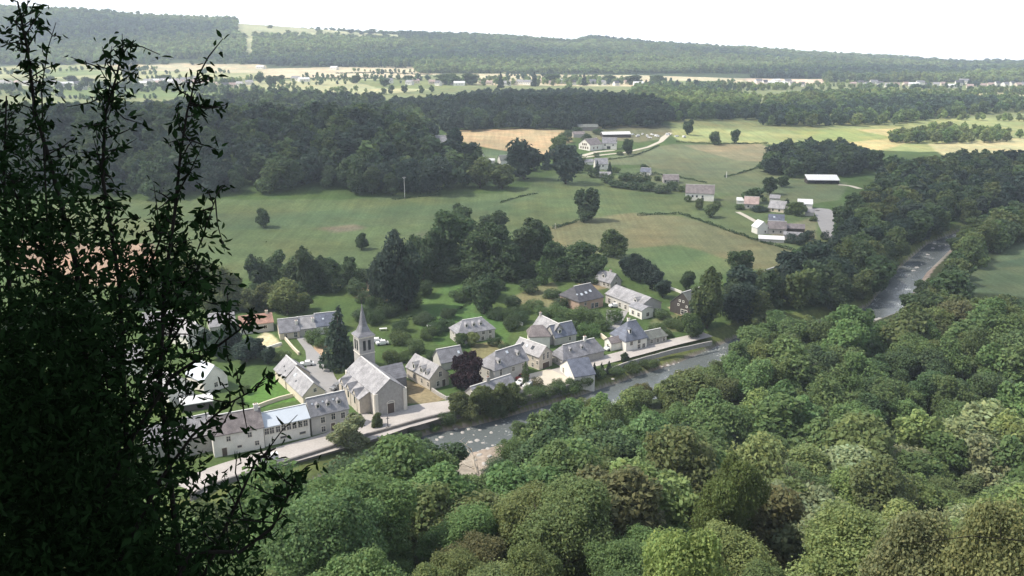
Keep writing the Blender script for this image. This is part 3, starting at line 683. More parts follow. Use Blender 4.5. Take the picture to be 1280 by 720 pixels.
house('brown-roofed shed at the back of the gabled farmhouse', by_view(724, 172, 8, 11, 8, 3, 2.2), 'stone', 'slate_brown', name='shed', cat='shed', ridge=None)
house('pale house with a sloping roof half buried in the forest edge bushes', by_view(591, 201, -28, 11, 8, 3.4, 3.2), 'render_white', 'slate_mid', [('F', .35, 1.8, 1.0, 1.2), ('F', .7, 1.8, 1.0, 1.2)], frame=None)
house('small pale house leaning against the round trees by the tan field', by_view(633, 206, 18, 9, 8, 3.2, 3.4), 'render_white', 'slate_olive', [('L', .5, 2.0, 1.0, 1.6)], frame=None)
house('white garage between the pale houses by the tan field', by_view(614, 204, -5, 5, 4, 2.2, 1.2), 'render_white', 'white_roof', name='shed', cat='garage', ridge=None)
house('pale shed with a bleached roof on the far bank field edge', by_view(1197, 375, 28, 6.5, 5, 2.2, 1.2), 'timber', 'white_roof', name='shed', cat='shed', ridge=None)
house('bleached farmhouse glimpsed through the crowns of the riverside wood', by_view(1136, 250, -20, 8, 7, 6.5, 2.4), 'render_white', 'slate_pale', ridge=None, frame=None)
house('white-roofed house seen through the shrub leaves below the terrace', by_view(224, 432, -35, 10, 8, 4.2, 3.6), 'render_white', 'slate_pale', [('R', .5, 1.8, .9, 1.2)])
house('slate house glimpsed through twigs beyond the lawn', by_view(203, 420, 20, 11, 8, 4.0, 3.4), 'render_grey', 'slate_pale', [('F', .5, 1.8, .9, 1.2)])
house('whitish house hidden behind the shrub at the lawn edge', by_view(245, 488, -40, 9, 7.5, 4.2, 3.4), 'render_white', 'metal_roof', [('R', .5, 1.8, 1.0, 1.3), ('F', .5, 1.8, 1.0, 1.3)])
house('garage with a glaring white roof behind the roadside row', by_view(247, 513, 24, 8, 5.0, 2.4, 1.0), 'timber', 'white_roof', name='shed', cat='garage', ridge=None)
house('grey-roofed barn showing between shrub twigs below the white house', by_view(228, 572, 30, 15, 8, 4.6, 3.6), 'stone', 'slate_pale', [('F', .6, 1.8, 1.0, 1.3)], name='barn', cat='barn')
house('white house wall flashing through the dense shrub', by_view(196, 505, -30, 11, 8, 4.6, 3.4), 'render_white', 'slate_pale', [('R', .5, 1.8, 1.0, 1.3)])
house('farmhouse roof flashing through the darkest part of the shrub', by_view(150, 470, 15, 12, 8, 4.6, 3.4), 'render_white', 'slate_pale')
# a barn open on poles, with a sheet roof
def open_barn():
    p = hit(1027, 229); root = empty('open_barn', p, math.radians(-4), 'long open barn with a dazzling white sheet roof before the dark copse', 'barn')
    b = MB(); b.poly([(-11, -4.6, 2.9), (11, -4.6, 2.9), (11, 4.6, 5.4), (-11, 4.6, 5.4)]); b.poly([(-11, 4.6, 5.2), (11, 4.6, 5.2), (11, -4.6, 2.7), (-11, -4.6, 2.7)])
    for x in (-11, 11): b.poly([(x, -4.6, 2.7), (x, 4.6, 5.2), (x, 4.6, 5.4), (x, -4.6, 2.9)])
    b.poly([(-11, -4.6, 2.7), (11, -4.6, 2.7), (11, -4.6, 2.9), (-11, -4.6, 2.9)])
    b.build('roof', M['white_roof'], root)
    b = MB(); b.box((0, 4.3, 2.3), (21.6, .2, 5.6)); b.box((-10.7, .5, 1.6), (.2, 7.4, 3.6)); b.box((10.7, .5, 1.6), (.2, 7.4, 3.6)); b.build('wall', M['timber'], root)
    for x in (-10.4, -5.2, 0, 5.2, 10.4): b = MB(); b.box((x, -4.2, 1.2), (.3, .3, 3.4)); b.build('post', M['timber'], root)
open_barn()

# the church
def church():
    x, y, a, L, W, he, hr, _, _ = FIT['E']
    root = empty('church', (x, y, 0), math.radians(a), 'stone village church with pale slate nave and slender slate spire', 'church')
    b = MB(); wall_builder(b, L, W, he, hr, 0, 0, -2); b.build('nave_wall', M['stone'], root)
    b = MB(); rl, rr = roof_builder(b, L, W, he, hr, 0, 0, .3, .12); ro = b.build('nave_roof', M['slate_pale'], root)
    b = MB(); b.box((0, 0, he + hr + .02), (rr - rl, .34, .16)); b.build('ridge_cap', M['zinc'], ro)
    d = add_window(root, 'R', .5, 1.45, 1.9, 2.9, L, W, 'trim', 'door', 'door_wood')
    b = MB()   # arched head of the portal
    for k in range(7):
        w0, w1 = math.pi * k / 7, math.pi * (k + 1) / 7
        for r0, r1 in ((1.0, 1.25),):
            b.poly([(r0 * math.cos(w0), -.06, r0 * .55 * math.sin(w0)), (r1 * math.cos(w0), -.06, r1 * .6 * math.sin(w0)), (r1 * math.cos(w1), -.06, r1 * .6 * math.sin(w1)), (r0 * math.cos(w1), -.06, r0 * .55 * math.sin(w1))][::-1])
    b.build('arch', M['trim'], d, (0, 0, 1.55))
    for sx, sy in ((1, -1), (1, 1), (-1, -1)):
        b = MB(); b.box((sx * (L / 2 + .12), sy * (W / 2 - .25), 2.2), (.5, .9, 8.4)); b.box((sx * (L / 2 - .3), sy * (W / 2 + .12), 2.2), (.9, .5, 8.38)); b.build('buttress', M['trim'], root)
    # side aisle with three small cross gables
    x0, x1, yo, ez, tz = -8.6, 6.6, -W / 2 - 3.0, 4.5, 6.1
    b = MB()
    b.poly([(x0, yo, -2), (x1, yo, -2), (x1, yo, ez), (x0, yo, ez)]); b.poly([(x1, yo, -2), (x1, -W / 2, -2), (x1, -W / 2, tz), (x1, yo, ez)]); b.poly([(x0, -W / 2, -2), (x0, yo, -2), (x0, yo, ez), (x0, -W / 2, tz)])
    b.build('aisle_wall', M['stone_warm'], root)
    b = MB(); k = (tz - ez) / 3.0
    P4 = [(x0 - .2, yo - .3, ez - .3 * k + .06), (x1 + .2, yo - .3, ez - .3 * k + .06), (x1 + .2, -W / 2 - .005, tz + .06), (x0 - .2, -W / 2 - .005, tz + .06)]
    b.poly(P4); Q4 = [(u, v, w - .18) for u, v, w in P4]; b.poly(Q4[::-1])
    for i in range(4): b.poly([P4[(i + 1) % 4], P4[i], Q4[i], Q4[(i + 1) % 4]])
    ar = b.build('aisle_roof', M['slate_pale'], root)
    for cx in (-5.6, -1.2, 3.4):
        b = MB(); hw, gz = 1.25, ez + 1.75
        b.poly([(cx - hw, yo - .12, 0), (cx + hw, yo - .12, 0), (cx + hw, yo - .12, ez + .3), (cx, yo - .12, gz), (cx - hw, yo - .12, ez + .3)], 0)
        for s in (-1, 1):
            e = cx + s * hw; q4 = [(e, yo - .12, 0), (e, yo + .1, 0), (e, yo + .1, ez + .3), (e, yo - .12, ez + .3)]
            b.poly(q4 if s > 0 else q4[::-1], 0)
            r4 = [(cx + s * (hw + .2), yo - .3, ez + .1), (cx, yo - .3, gz + .1), (cx, yo + 3.0, gz + .1), (cx + s * (hw + .2), yo + 2.0, ez + .1)]
            b.poly(r4 if s > 0 else r4[::-1], 1); b.poly([(u, v, w - .12) for u, v, w in (r4[::-1] if s > 0 else r4)], 1)
        b.box((cx, yo - .16, 3.4), (.8, .08, 2.4), 2)
        b.build('cross_gable', [M['stone_warm'], M['slate_mid'], M['glass']], ar)
    # transept on the far side
    b = MB(); ty = W / 2 + 5.0
    for s in (-1, 1):
        b.poly([(-3 + s * 3.2, 0 + 3.0, 5.0), (-3 + s * 3.2, ty + .2, 5.0), (-3, ty + .2, 8.3), (-3, 3.0 - 1.2, 8.3)][::s]); 
        b.poly([(-3 + s * 3.0, W / 2, -2), (-3 + s * 3.0, ty, -2), (-3 + s * 3.0, ty, 5.0), (-3 + s * 3.0, W / 2, 5.0)][::s])
    b.poly([(0, ty, -2), (-6, ty, -2), (-6, ty, 5.1), (-3, ty, 8.2), (0, ty, 5.1)])
    b.build('transept', M['slate_grey'], root)
    # tower
    cx, cy, w = -L / 2 - 2.1, 2.0, 4.5
    b = MB(); b.box((cx, cy, 6.3), (w, w, 17.4)); tw = b.build('tower', M['stone'], root)
    b = MB(); b.box((cx, cy, 15.1), (w + .5, w + .5, .4)); b.box((cx, cy, 10.2), (w + .24, w + .24, .25)); b.build('cornice', M['trim'], tw)
    for face in range(4):
        nx, ny = ((1, 0), (0, -1), (-1, 0), (0, 1))[face]
        for s in (-.75, .75):
            b = MB(); px, py = cx + nx * (w / 2 + .02) + (s if nx == 0 else 0), cy + ny * (w / 2 + .02) + (s if ny == 0 else 0)
            b.box((px, py, 12.6), (.12 if nx else .8, .12 if ny else .8, 2.9)); b.build('belfry_opening', M['glass'], tw)
    b = MB()   # spire: square foot flaring into a slender point
    lv = [(w / 2 + .45, 15.3), (w / 2 * .74, 16.4), (w / 2 * .46, 18.2), (w / 2 * .29, 20.3), (w / 2 * .14, 22.4), (.05, 24.4)]
    rings = []
    for i, (r, z) in enumerate(lv):
        f = min(1, i / 2) * .42
        ring = []
        for sx, sy in ((1, -1), (1, 1), (-1, 1), (-1, -1)):
            if i == 0: ring += [(cx + sx * r, cy + sy * r * (1 - .001), z), (cx + sx * r * (1 - .001), cy + sy * r, z)][:: 1 if sx * sy < 0 else -1] if 0 else [(cx + sx * r, cy + sy * r, z)] * 2
            else:
                p1 = (cx + sx * r * (1 - f), cy + sy * r, z); p2 = (cx + sx * r, cy + sy * r * (1 - f), z)
                ring += [p1, p2] if sx * sy < 0 else [p2, p1]
        rings.append(ring)
    for i in range(len(rings) - 1):
        for j in range(8):
            b.poly([rings[i][j], rings[i][(j + 1) % 8], rings[i + 1][(j + 1) % 8], rings[i + 1][j]])
    sp = b.build('spire', M['slate_grey'], root)
    b = MB(); b.tube([(cx, cy, 24.2), (cx, cy, 26.0)], [.06, .04], 6); b.box((cx, cy, 25.3), (.09, .7, .09)); b.build('cross', M['iron'], sp)
church()

# ------------------------------------------------------------------ walls, poles, cars and other built things
def stone_wall_thing(px, zs, base, thick, label, m='stone', name='stone_wall', cat='wall', world=None):
    pts = np.array(world if world is not None else [hit(u, v)[:2] for u, v in px])
    d = np.r_[0, np.cumsum(np.hypot(*np.diff(pts, axis=0).T))]; s = np.linspace(0, d[-1], max(int(d[-1] / 2.5), 2))
    x = np.interp(s, d, pts[:, 0]); y = np.interp(s, d, pts[:, 1])
    tx, ty = np.gradient(x), np.gradient(y); l = np.hypot(tx, ty); nx, ny = -ty / l * thick / 2, tx / l * thick / 2
    b = MB(); rg = np.random.default_rng(int(abs(x[0]) * 10) + 3)
    for i in range(len(s)):
        z1 = zs + (H1(x[i], y[i]) if base is None else 0) + rg.uniform(-.06, .06); z0 = H1(x[i], y[i]) - .6 if base is None else base
        b.v += [(x[i] + nx[i], y[i] + ny[i], z0), (x[i] + nx[i], y[i] + ny[i], z1), (x[i] - nx[i], y[i] - ny[i], z1), (x[i] - nx[i], y[i] - ny[i], z0)]
    for i in range(len(s) - 1):
        for j in range(3):
            b.f.append((i * 4 + j + 1, i * 4 + j, i * 4 + 4 + j, i * 4 + 5 + j)); b.m.append(0)
    n = len(s) - 1
    b.f += [(0, 1, 2, 3), (n * 4 + 3, n * 4 + 2, n * 4 + 1, n * 4)]; b.m += [0, 0]
    return tag(b.build(name, M[m]), label, cat)
stone_wall_thing(None, .75, -4.2, .6, 'long dark quay wall carrying the village road above the river bank', 'stone_dark', 'quay_wall', 'wall', G0((238,622),(268,607),(300,597),(388,569),(425,557),(460,545),(530,525),(578,514)))
stone_wall_thing(None, .5, -4.2, .6, 'dark river wall under the yard of the gabled house', 'stone_dark', 'quay_wall', 'wall', G0((636,503),(660,496),(690,488),(712,482)))
stone_wall_thing(None, .3, -1.2, .4, 'low kerb wall between the upper road and the river shrubs', 'stone', 'quay_wall', 'wall', G0((748,465),(765,460),(785,453),(840,438),(890,427)))
stone_wall_thing(None, 1.1, -.5, .5, 'pale garden wall along the bottom of the bright lawn', 'render_cream', 'garden_wall', 'wall', G0((318,512),(340,503),(366,496)))
stone_wall_thing(None, 1.0, -.5, .5, 'garden wall round the yard of the dormer cottage', 'stone', 'garden_wall', 'wall', G0((540,489),(556,500),(575,497)))
stone_wall_thing(None, .9, -.5, .45, 'white topped wall below the pale garden by the orange-roofed house', 'render_white', 'garden_wall', 'wall', G0((318,440),(336,436),(352,431)))
stone_wall_thing(None, 1.0, -.5, .45, 'long white wall running back from the timber-gabled house', 'render_white', 'garden_wall', 'wall', G0((826,358),(840,362),(852,367)))
stone_wall_thing(None, 1.3, -.5, .5, 'wall with steps beside the steep-roofed corner house', 'render_cream', 'garden_wall', 'wall', G0((751,421),(757,426),(766,433)))
stone_wall_thing(None, 1.0, -.5, .5, 'thick wall edging the lane by the terrace', 'render_cream', 'garden_wall', 'wall', G0((356,424),(366,436),(374,444)))
stone_wall_thing(None, 1.1, -.5, .5, 'white wall piece behind the orange-roofed house garden', 'render_white', 'garden_wall', 'wall', G0((645,403),(653,407)))
def pole(u, v, hgt, label, arms=True, r=.14):
    p = hit(u, v); root = empty('utility_pole', p, .3, label, 'pole')
    b = MB(); b.tube([(0, 0, -.5), (0, 0, hgt)], [r, r * .7], 8); b.build('post', M['pole'], root)
    if arms: b = MB(); b.box((0, 0, hgt - .5), (2.2, .14, .16)); b.box((0, 0, hgt - 1.2), (1.4, .12, .12)); b.build('crossarm', M['pole'], root)
pole(506, 248, 13.0, 'tall pale utility pole standing in the meadow before the dark forest')
pole(908, 222, 4.2, 'short pale post at the corner of the meadow hedge', False, .3)
pole(694, 286, 3.0, 'small dark post in the dry meadow by the lone oak', False, .12)
def wayside_cross():
    p = at_height(485, 536, .06); root = empty('wayside_cross', (*p, .06), .6, 'slim dark wayside cross on the square before the church', 'cross')
    b = MB(); b.box((0, 0, .35), (1.0, 1.0, .7), 0, .7); b.build('plinth', M['stone_dark'], root)
    b = MB(); b.tube([(0, 0, .6), (0, 0, 3.4)], [.14, .09], 8); b.box((0, 0, 2.9), (.9, .14, .14)); b.build('cross', M['iron'], root)
wayside_cross()
def make_car(paint, label, x, y, z, rz, group, van=False):
    root = empty('parked_car', (x, y, z), rz, label, 'car', group)
    l, w = 4.2, 1.75
    prof = [(-2.1, .35), (-2.08, .85), (-1.9, .98), (-1.0, 1.02), (-.55, 1.5), (.95, 1.5), (1.6, 1.0), (2.05, .82), (2.1, .35)] if not van else [(-2.3, .35), (-2.3, 1.0), (-1.9, 1.25), (-1.3, 1.95), (2.2, 1.98), (2.3, .35)]
    b = MB(); n = len(prof)
    for s in (-1, 1):
        pts = [(px, s * w / 2 * (1 if pz < 1.1 else .86), pz) for px, pz in prof]
        b.poly(pts if s < 0 else pts[::-1])
    for i in range(n):
        a, c = prof[i], prof[(i + 1) % n]
        f = lambda q, s: (q[0], s * w / 2 * (1 if q[1] < 1.1 else .86), q[1])
        b.poly([f(a, -1), f(a, 1), f(c, 1), f(c, -1)])
    b.build('body', M[paint], root)
    b = MB()
    zt = 1.42 if not van else 1.8
    for s in (-1, 1):
        q4 = [(-.8, s * (w / 2 - .03), 1.05), (1.3, s * (w / 2 - .03), 1.05), (.85, s * (w / 2 * .88 + .01), zt), (-.5, s * (w / 2 * .88 + .01), zt)] if not van else [(-1.6, s * (w / 2 + .01), 1.2), (-.2, s * (w / 2 + .01), 1.2), (-.2, s * (w / 2 * .88 + .03), zt), (-1.2, s * (w / 2 * .88 + .03), zt)]
        b.poly(q4 if s < 0 else q4[::-1])
    if not van:
        b.poly([(-1.02, -.72, 1.06), (-1.02, .72, 1.06), (-.6, .66, 1.47), (-.6, -.66, 1.47)][::-1]); b.poly([(1.58, -.7, 1.06), (1.58, .7, 1.06), (1.0, .66, 1.49), (1.0, -.66, 1.49)])
    else: b.poly([(-1.93, -.74, 1.3), (-1.93, .74, 1.3), (-1.37, .68, 1.9), (-1.37, -.68, 1.9)][::-1])
    b.build('windows', M['glass'], root)
    for sx in (-1.3, 1.3):
        for s in (-1, 1):
            b = MB(); b.tube([(sx, s * (w / 2 - .2), .32), (sx, s * (w / 2 + .02), .32)], [.33, .33], 12); b.build('wheel', M['rubber'], root)
cars = 'cars parked in the village'
for u, v, rz, paint, lab, van in ((336,578,.5,'car_white','white van parked by the quay wall, half behind the shrub leaves',True),
        (652,480,.9,'car_white','white car in the yard below the twin tall windows',False), (661,484,.95,'car_white','second white car, nearer the river in the same yard',False), (653,474,.8,'car_red','dark red car against the gabled house',False),
        (421,486,1.0,'car_grey','dark car at the foot of the lane by the church',False), (384,457,.2,'car_white','white car stopped where the lane widens',False),
        (763,437,.6,'car_white','white car in front of the steep-roofed corner house',False), (768,384,.3,'car_white','white car under the eaves of the long grey house',False),
        (470,428,.2,'car_white','white car on the grass just past the church tower',False), (478,431,.3,'car_white','second white car parked past the church tower',False)):
    x, y = at_height(u, v, 0); make_car(paint, lab, x, y, .08, rz, cars, van)
for i, (u, v) in enumerate(((784,170),(790,169),(797,171),(803,168.5),(809,171),(815,169),(821,171),(812,173),(835,169),(846,171),(855,172))):
    p = hit(u, v); make_car('car_white', 'small white vehicle in the loose row beyond the white shed', p[0], p[1], p[2] + .05, .4 * i, 'white vehicles parked beyond the farm', i % 2 == 0)
def bench_table(u, v, rz, label):
    x, y = at_height(u, v, 0); root = empty('garden_table', (x, y, 0), rz, label, 'table')
    b = MB(); b.box((0, 0, .74), (2.6, 1.1, .07)); b.build('top', M['white_roof'], root)
    for s in (-1, 1): b = MB(); b.box((s * 1.0, 0, .35), (.12, .8, .72)); b.build('leg', M['white_roof'], root)
bench_table(479, 413, .2, 'white garden table on the grass behind the church tower')
bench_table(538, 409, .3, 'long white garden table on the lawn under the trees')

# boulders and rapids
def rocks():
    protos = []
    for k in range(4):
        rg = np.random.default_rng(40 + k); b = MB()
        n, m = 8, 5
        rings = [[(math.cos(2*math.pi*j/n) * math.sin(math.pi*i/m), math.sin(2*math.pi*j/n) * math.sin(math.pi*i/m), .6 * math.cos(math.pi*i/m)) for j in range(n)] for i in range(1, m)]
        rings = [[tuple(np.array(p) * rg.uniform(.75, 1.15)) for p in r] for r in rings]
        for i in range(len(rings) - 1):
            for j in range(n): b.poly([rings[i][j], rings[i+1][j], rings[i+1][(j+1) % n], rings[i][(j+1) % n]])
        b.poly(rings[0]); b.poly(rings[-1][::-1])
        protos.append(b.mesh('boulder', [M['rock']]))
    spots = [(578,540),(586,536),(592,543),(600,537),(607,545),(570,536),(565,542),(596,550),(604,553),(588,552),(614,540),(552,546),(546,549),(620,531),(700,507),(690,512),(766,478),(784,463),(790,461),(812,458),(822,456),(828,459),(835,457),(842,455),(848,453),(836,462),(846,464),(1128,352),(1133,345),(1142,338),(1146,334),(1120,360),(1152,330),(1160,318),(1166,310),(1174,307),(1182,306),(1168,304),(1100,400),(1096,405),(575,560),(590,566),(604,562),(616,556),(598,574),(610,570),(585,578),(600,584),(612,588),(594,592),(606,598),(580,570)]
    rg = np.random.default_rng(5)
    for i, (u, v) in enumerate(spots):
        x, y = at_height(u, v, -3.4)
        o = bpy.data.objects.new('boulder', protos[i % 4]); COL.objects.link(o)
        s = rg.uniform(.25, .75) * (1.5 if u > 1090 else 1)
        o.location = (x, y, max(H1(x, y), -3.7) + .1); o.scale = (s * 1.3, s, s * .8); o.rotation_euler = (0, 0, rg.uniform(0, 6))
        zone = 'by the fallen tree below the church' if 530 < u < 625 else 'in the rapids by the upper road' if 625 <= u < 900 else 'in the far riffles between the woods' if u > 900 else 'on the bank under the quay wall'
        tag(o, 'pale river boulder ' + zone, 'boulder', 'pale boulders ' + zone)
rocks()

# ------------------------------------------------------------------ trees
def lobes_for(kind, rg):
    """lobes of a crown for a tree 1 high and 1 wide: (centre, radii)"""
    L = []
    if kind == 'broad':
        L.append(((0, 0, .46), (.27, .27, .36)))
        subs = []
        a0 = rg.uniform(0, 6.28)
        for k in range(6):
            a = a0 + 2 * math.pi * k / 6 * 1.35 + rg.uniform(-.4, .4); q = rg.uniform(.12, .27); zz = rg.uniform(.22, .78) if k else .78
            r = rg.uniform(.16, .25); subs.append((q * math.cos(a), q * math.sin(a), zz, r))
            L.append((subs[-1][:3], (r, r, r * .82)))
        for k in range(26):
            sx, sy, sz, r0 = subs[int(rg.integers(len(subs)))]
            v = rg.normal(size=3); v[2] = v[2] * .8 + .15; v /= np.linalg.norm(v); r = rg.uniform(.055, .12)
            L.append(((sx + v[0] * r0 * 1.02, sy + v[1] * r0 * 1.02, min(max(sz + v[2] * r0 * .85, .10), .93)), (r * 1.1, r * 1.1, r * .85)))
    elif kind == 'conifer':
        for i in range(13):
            t = i / 12; z = .10 + .84 * t; rr = .46 * (1 - t) ** .8 + .03
            for k in range(max(3, int(7 * (1 - t)) + 2)):
                a = rg.uniform(0, 6.28); q = rr * rg.uniform(.45, .75)
                L.append(((q * math.cos(a), q * math.sin(a), z - rr * .12), (rr * .42 + .03, rr * .42 + .03, .055)))
    elif kind == 'column':
        for i in range(11):
            t = i / 10; z = .10 + .82 * t; rr = .42 * math.sin(math.pi * (.16 + .80 * t)) ** .7
            for k in range(3):
                a = rg.uniform(0, 6.28); q = rr * .45
                L.append(((q * math.cos(a), q * math.sin(a), z), (rr * .6, rr * .6, .09)))
    else:   # bush: leafy to the ground
        L.append(((0, 0, .4), (.36, .36, .38)))
        for k in range(9):
            a = rg.uniform(0, 6.28); q = rg.uniform(.2, .34); r = rg.uniform(.15, .24)
            L.append(((q * math.cos(a), q * math.sin(a), rg.uniform(.18, .72)), (r, r, r * 1.1)))
    return L
def crown_quads(kind, rg, n, leaf, h=12.0, w=9.5, inner=.18):
    L = lobes_for(kind, rg)
    C = np.array([l[0] for l in L]); R = np.array([l[1] for l in L])
    wt = (R[:, 0] * R[:, 2]) ** .9; wt /= wt.sum()
    pos, nor, tin = [], [], []
    lt = rg.uniform(.84, 1.16, len(L))
    need = n
    while need > 0:
        m = int(need * 2.2) + 50
        li = rg.choice(len(L), m, p=wt)
        d = rg.normal(size=(m, 3)); d /= np.linalg.norm(d, axis=1)[:, None]
        q = np.where(rg.random(m) < inner, rg.uniform(.45, .8, m), np.minimum(rg.normal(1.0, .13, m), 1.3))
        p = C[li] + d * R[li] * q[:, None]
        ok = np.ones(m, bool)
        for j in range(len(L)):     # leave out leaves buried deep inside another lobe
            e = (((p - C[j]) / R[j]) ** 2).sum(1)
            ok &= (e > .45) | (li == j)
        ok &= p[:, 2] > .02
        p, d, li = p[ok][:need], d[ok][:need], li[ok][:need]
        pos.append(p); nor.append(d / R[li] * R[li].mean()); tin.append(lt[li]); need -= len(p)
    p = np.concatenate(pos) * np.array([w, w, h]); d = np.concatenate(nor); t = np.concatenate(tin)
    d /= np.linalg.norm(d, axis=1)[:, None]
    d = d + rg.normal(size=d.shape) * .62 + np.array([0, 0, .22]); d /= np.linalg.norm(d, axis=1)[:, None]
    up = rg.normal(size=d.shape); a = np.cross(d, up); a /= np.linalg.norm(a, axis=1)[:, None]; b = np.cross(d, a)
    s = leaf * rg.uniform(.65, 1.35, len(p))[:, None]
    fold = d * s * .22
    V = np.stack([p - a * s - fold, p - b * s * .62, p + a * s - fold, p + b * s * .62], 1)
    t = t * rg.uniform(.80, 1.2, len(p))
    hue = rg.normal(0, .05, len(p))
    tint = np.stack([t * (1 + hue), t, t * (1 - hue)], 1)
    return V, tint
def trunk_mesh(rg, kind, h=12.0, w=9.5):
    b = MB(); top = .62 if kind == 'broad' else .9
    pts = [(0, 0, -.8)] + [(rg.normal(0, .012) * w * i, rg.normal(0, .012) * w * i, h * top * i / 4) for i in range(1, 5)]
    b.tube(pts, [h * .026, h * .022, h * .017, h * .012, h * .005], 7)
    if kind == 'broad':
        for k in range(6):
            a = 2 * math.pi * k / 6 + rg.uniform(-.4, .4); z = h * rg.uniform(.26, .5); q = w * rg.uniform(.26, .38)
            p0 = np.array([0, 0, z]); p2 = np.array([q * math.cos(a), q * math.sin(a), z + h * rg.uniform(.12, .3)])
            b.tube([p0, (p0 + p2) / 2 + (0, 0, -.02 * h), p2], [h * .011, h * .008, h * .003], 5)
    return b.mesh('trunk', [M['bark']])
LODS = {'broad': ((32000, .125, 118), (11000, .235, 190), (4600, .37, 450), (1800, .60, 1e9)), 'conifer': ((6000, .27, 260), (1500, .55, 1e9)), 'column': ((4000, .25, 300), (1200, .45, 1e9)), 'bush': ((3600, .27, 330), (1000, .5, 1e9))}
PROTO, TRUNKS = {}, {}
for kind, lods in LODS.items():
    nv = {'broad': 6, 'conifer': 3, 'column': 2, 'bush': 4}[kind]
    for li, (n, leaf, _) in enumerate(lods):
        for k in range(nv):
            rg = np.random.default_rng(1000 + 17 * k + 5 * li + len(kind))
            V, t = crown_quads(kind, rg, n, leaf)
            PROTO[kind, li, k] = quads_mesh('crown', V, t, [M['leaf']])
    for k in range(nv): TRUNKS[kind, k] = trunk_mesh(np.random.default_rng(70 + k), kind)
NVAR = {'broad': 6, 'conifer': 3, 'column': 2, 'bush': 4}
NAMES = {'broad': ('broadleaf_tree', 'tree'), 'conifer': ('conifer_tree', 'conifer'), 'column': ('columnar_tree', 'tree'), 'bush': ('bush', 'bush')}
def plant_one(kind, x, y, z, hgt, wid, col, label, group=None, name=None, cat=None, special=None):
    d = math.sqrt(x * x + y * y + (EYE - z) ** 2)
    li = next(i for i, l in enumerate(LODS[kind]) if d < l[2])
    k = int(RNG.integers(NVAR[kind]))
    nm, ct = NAMES[kind]
    root = empty(name or nm, (x, y, z), RNG.uniform(0, 6.28), label, cat or ct, group)
    sq = RNG.uniform(.88, 1.14); sc = (wid / 9.5 * sq, wid / 9.5 / sq, hgt / 12.0)
    c = bpy.data.objects.new('crown', special or PROTO[kind, li, k]); COL.objects.link(c); c.parent = root; c.scale = sc; c.color = (*col, 1)
    if kind != 'bush':
        t = bpy.data.objects.new('trunk', TRUNKS[kind, k]); COL.objects.link(t); t.parent = root; t.scale = sc
    return root
DK, MG, OL, YG, BR, PA, BL, FR = (.072, .114, .052), (.104, .152, .058), (.118, .150, .058), (.168, .218, .080), (.122, .126, .060), (.205, .245, .125), (.050, .080, .056), (.112, .178, .066)
TINTS = {'dark green': DK, 'mid green': MG, 'olive': OL, 'yellow-green': YG, 'brownish': BR, 'pale': PA, 'bluish dark': BL, 'fresh green': FR}
def vary(c, a=.16):
    g = RNG.uniform(1 - a, 1 + a); return tuple(float(x * g * RNG.uniform(.95, 1.05)) for x in c)
def from_view(u, v, hp, wp):
    p = hit(u, v); d = p[1] * CP - (p[2] - EYE) * SP
    cosd = math.cos(PITCH + math.atan((v - 360) / F))
    return p, hp * d / F / cosd, wp * d / F
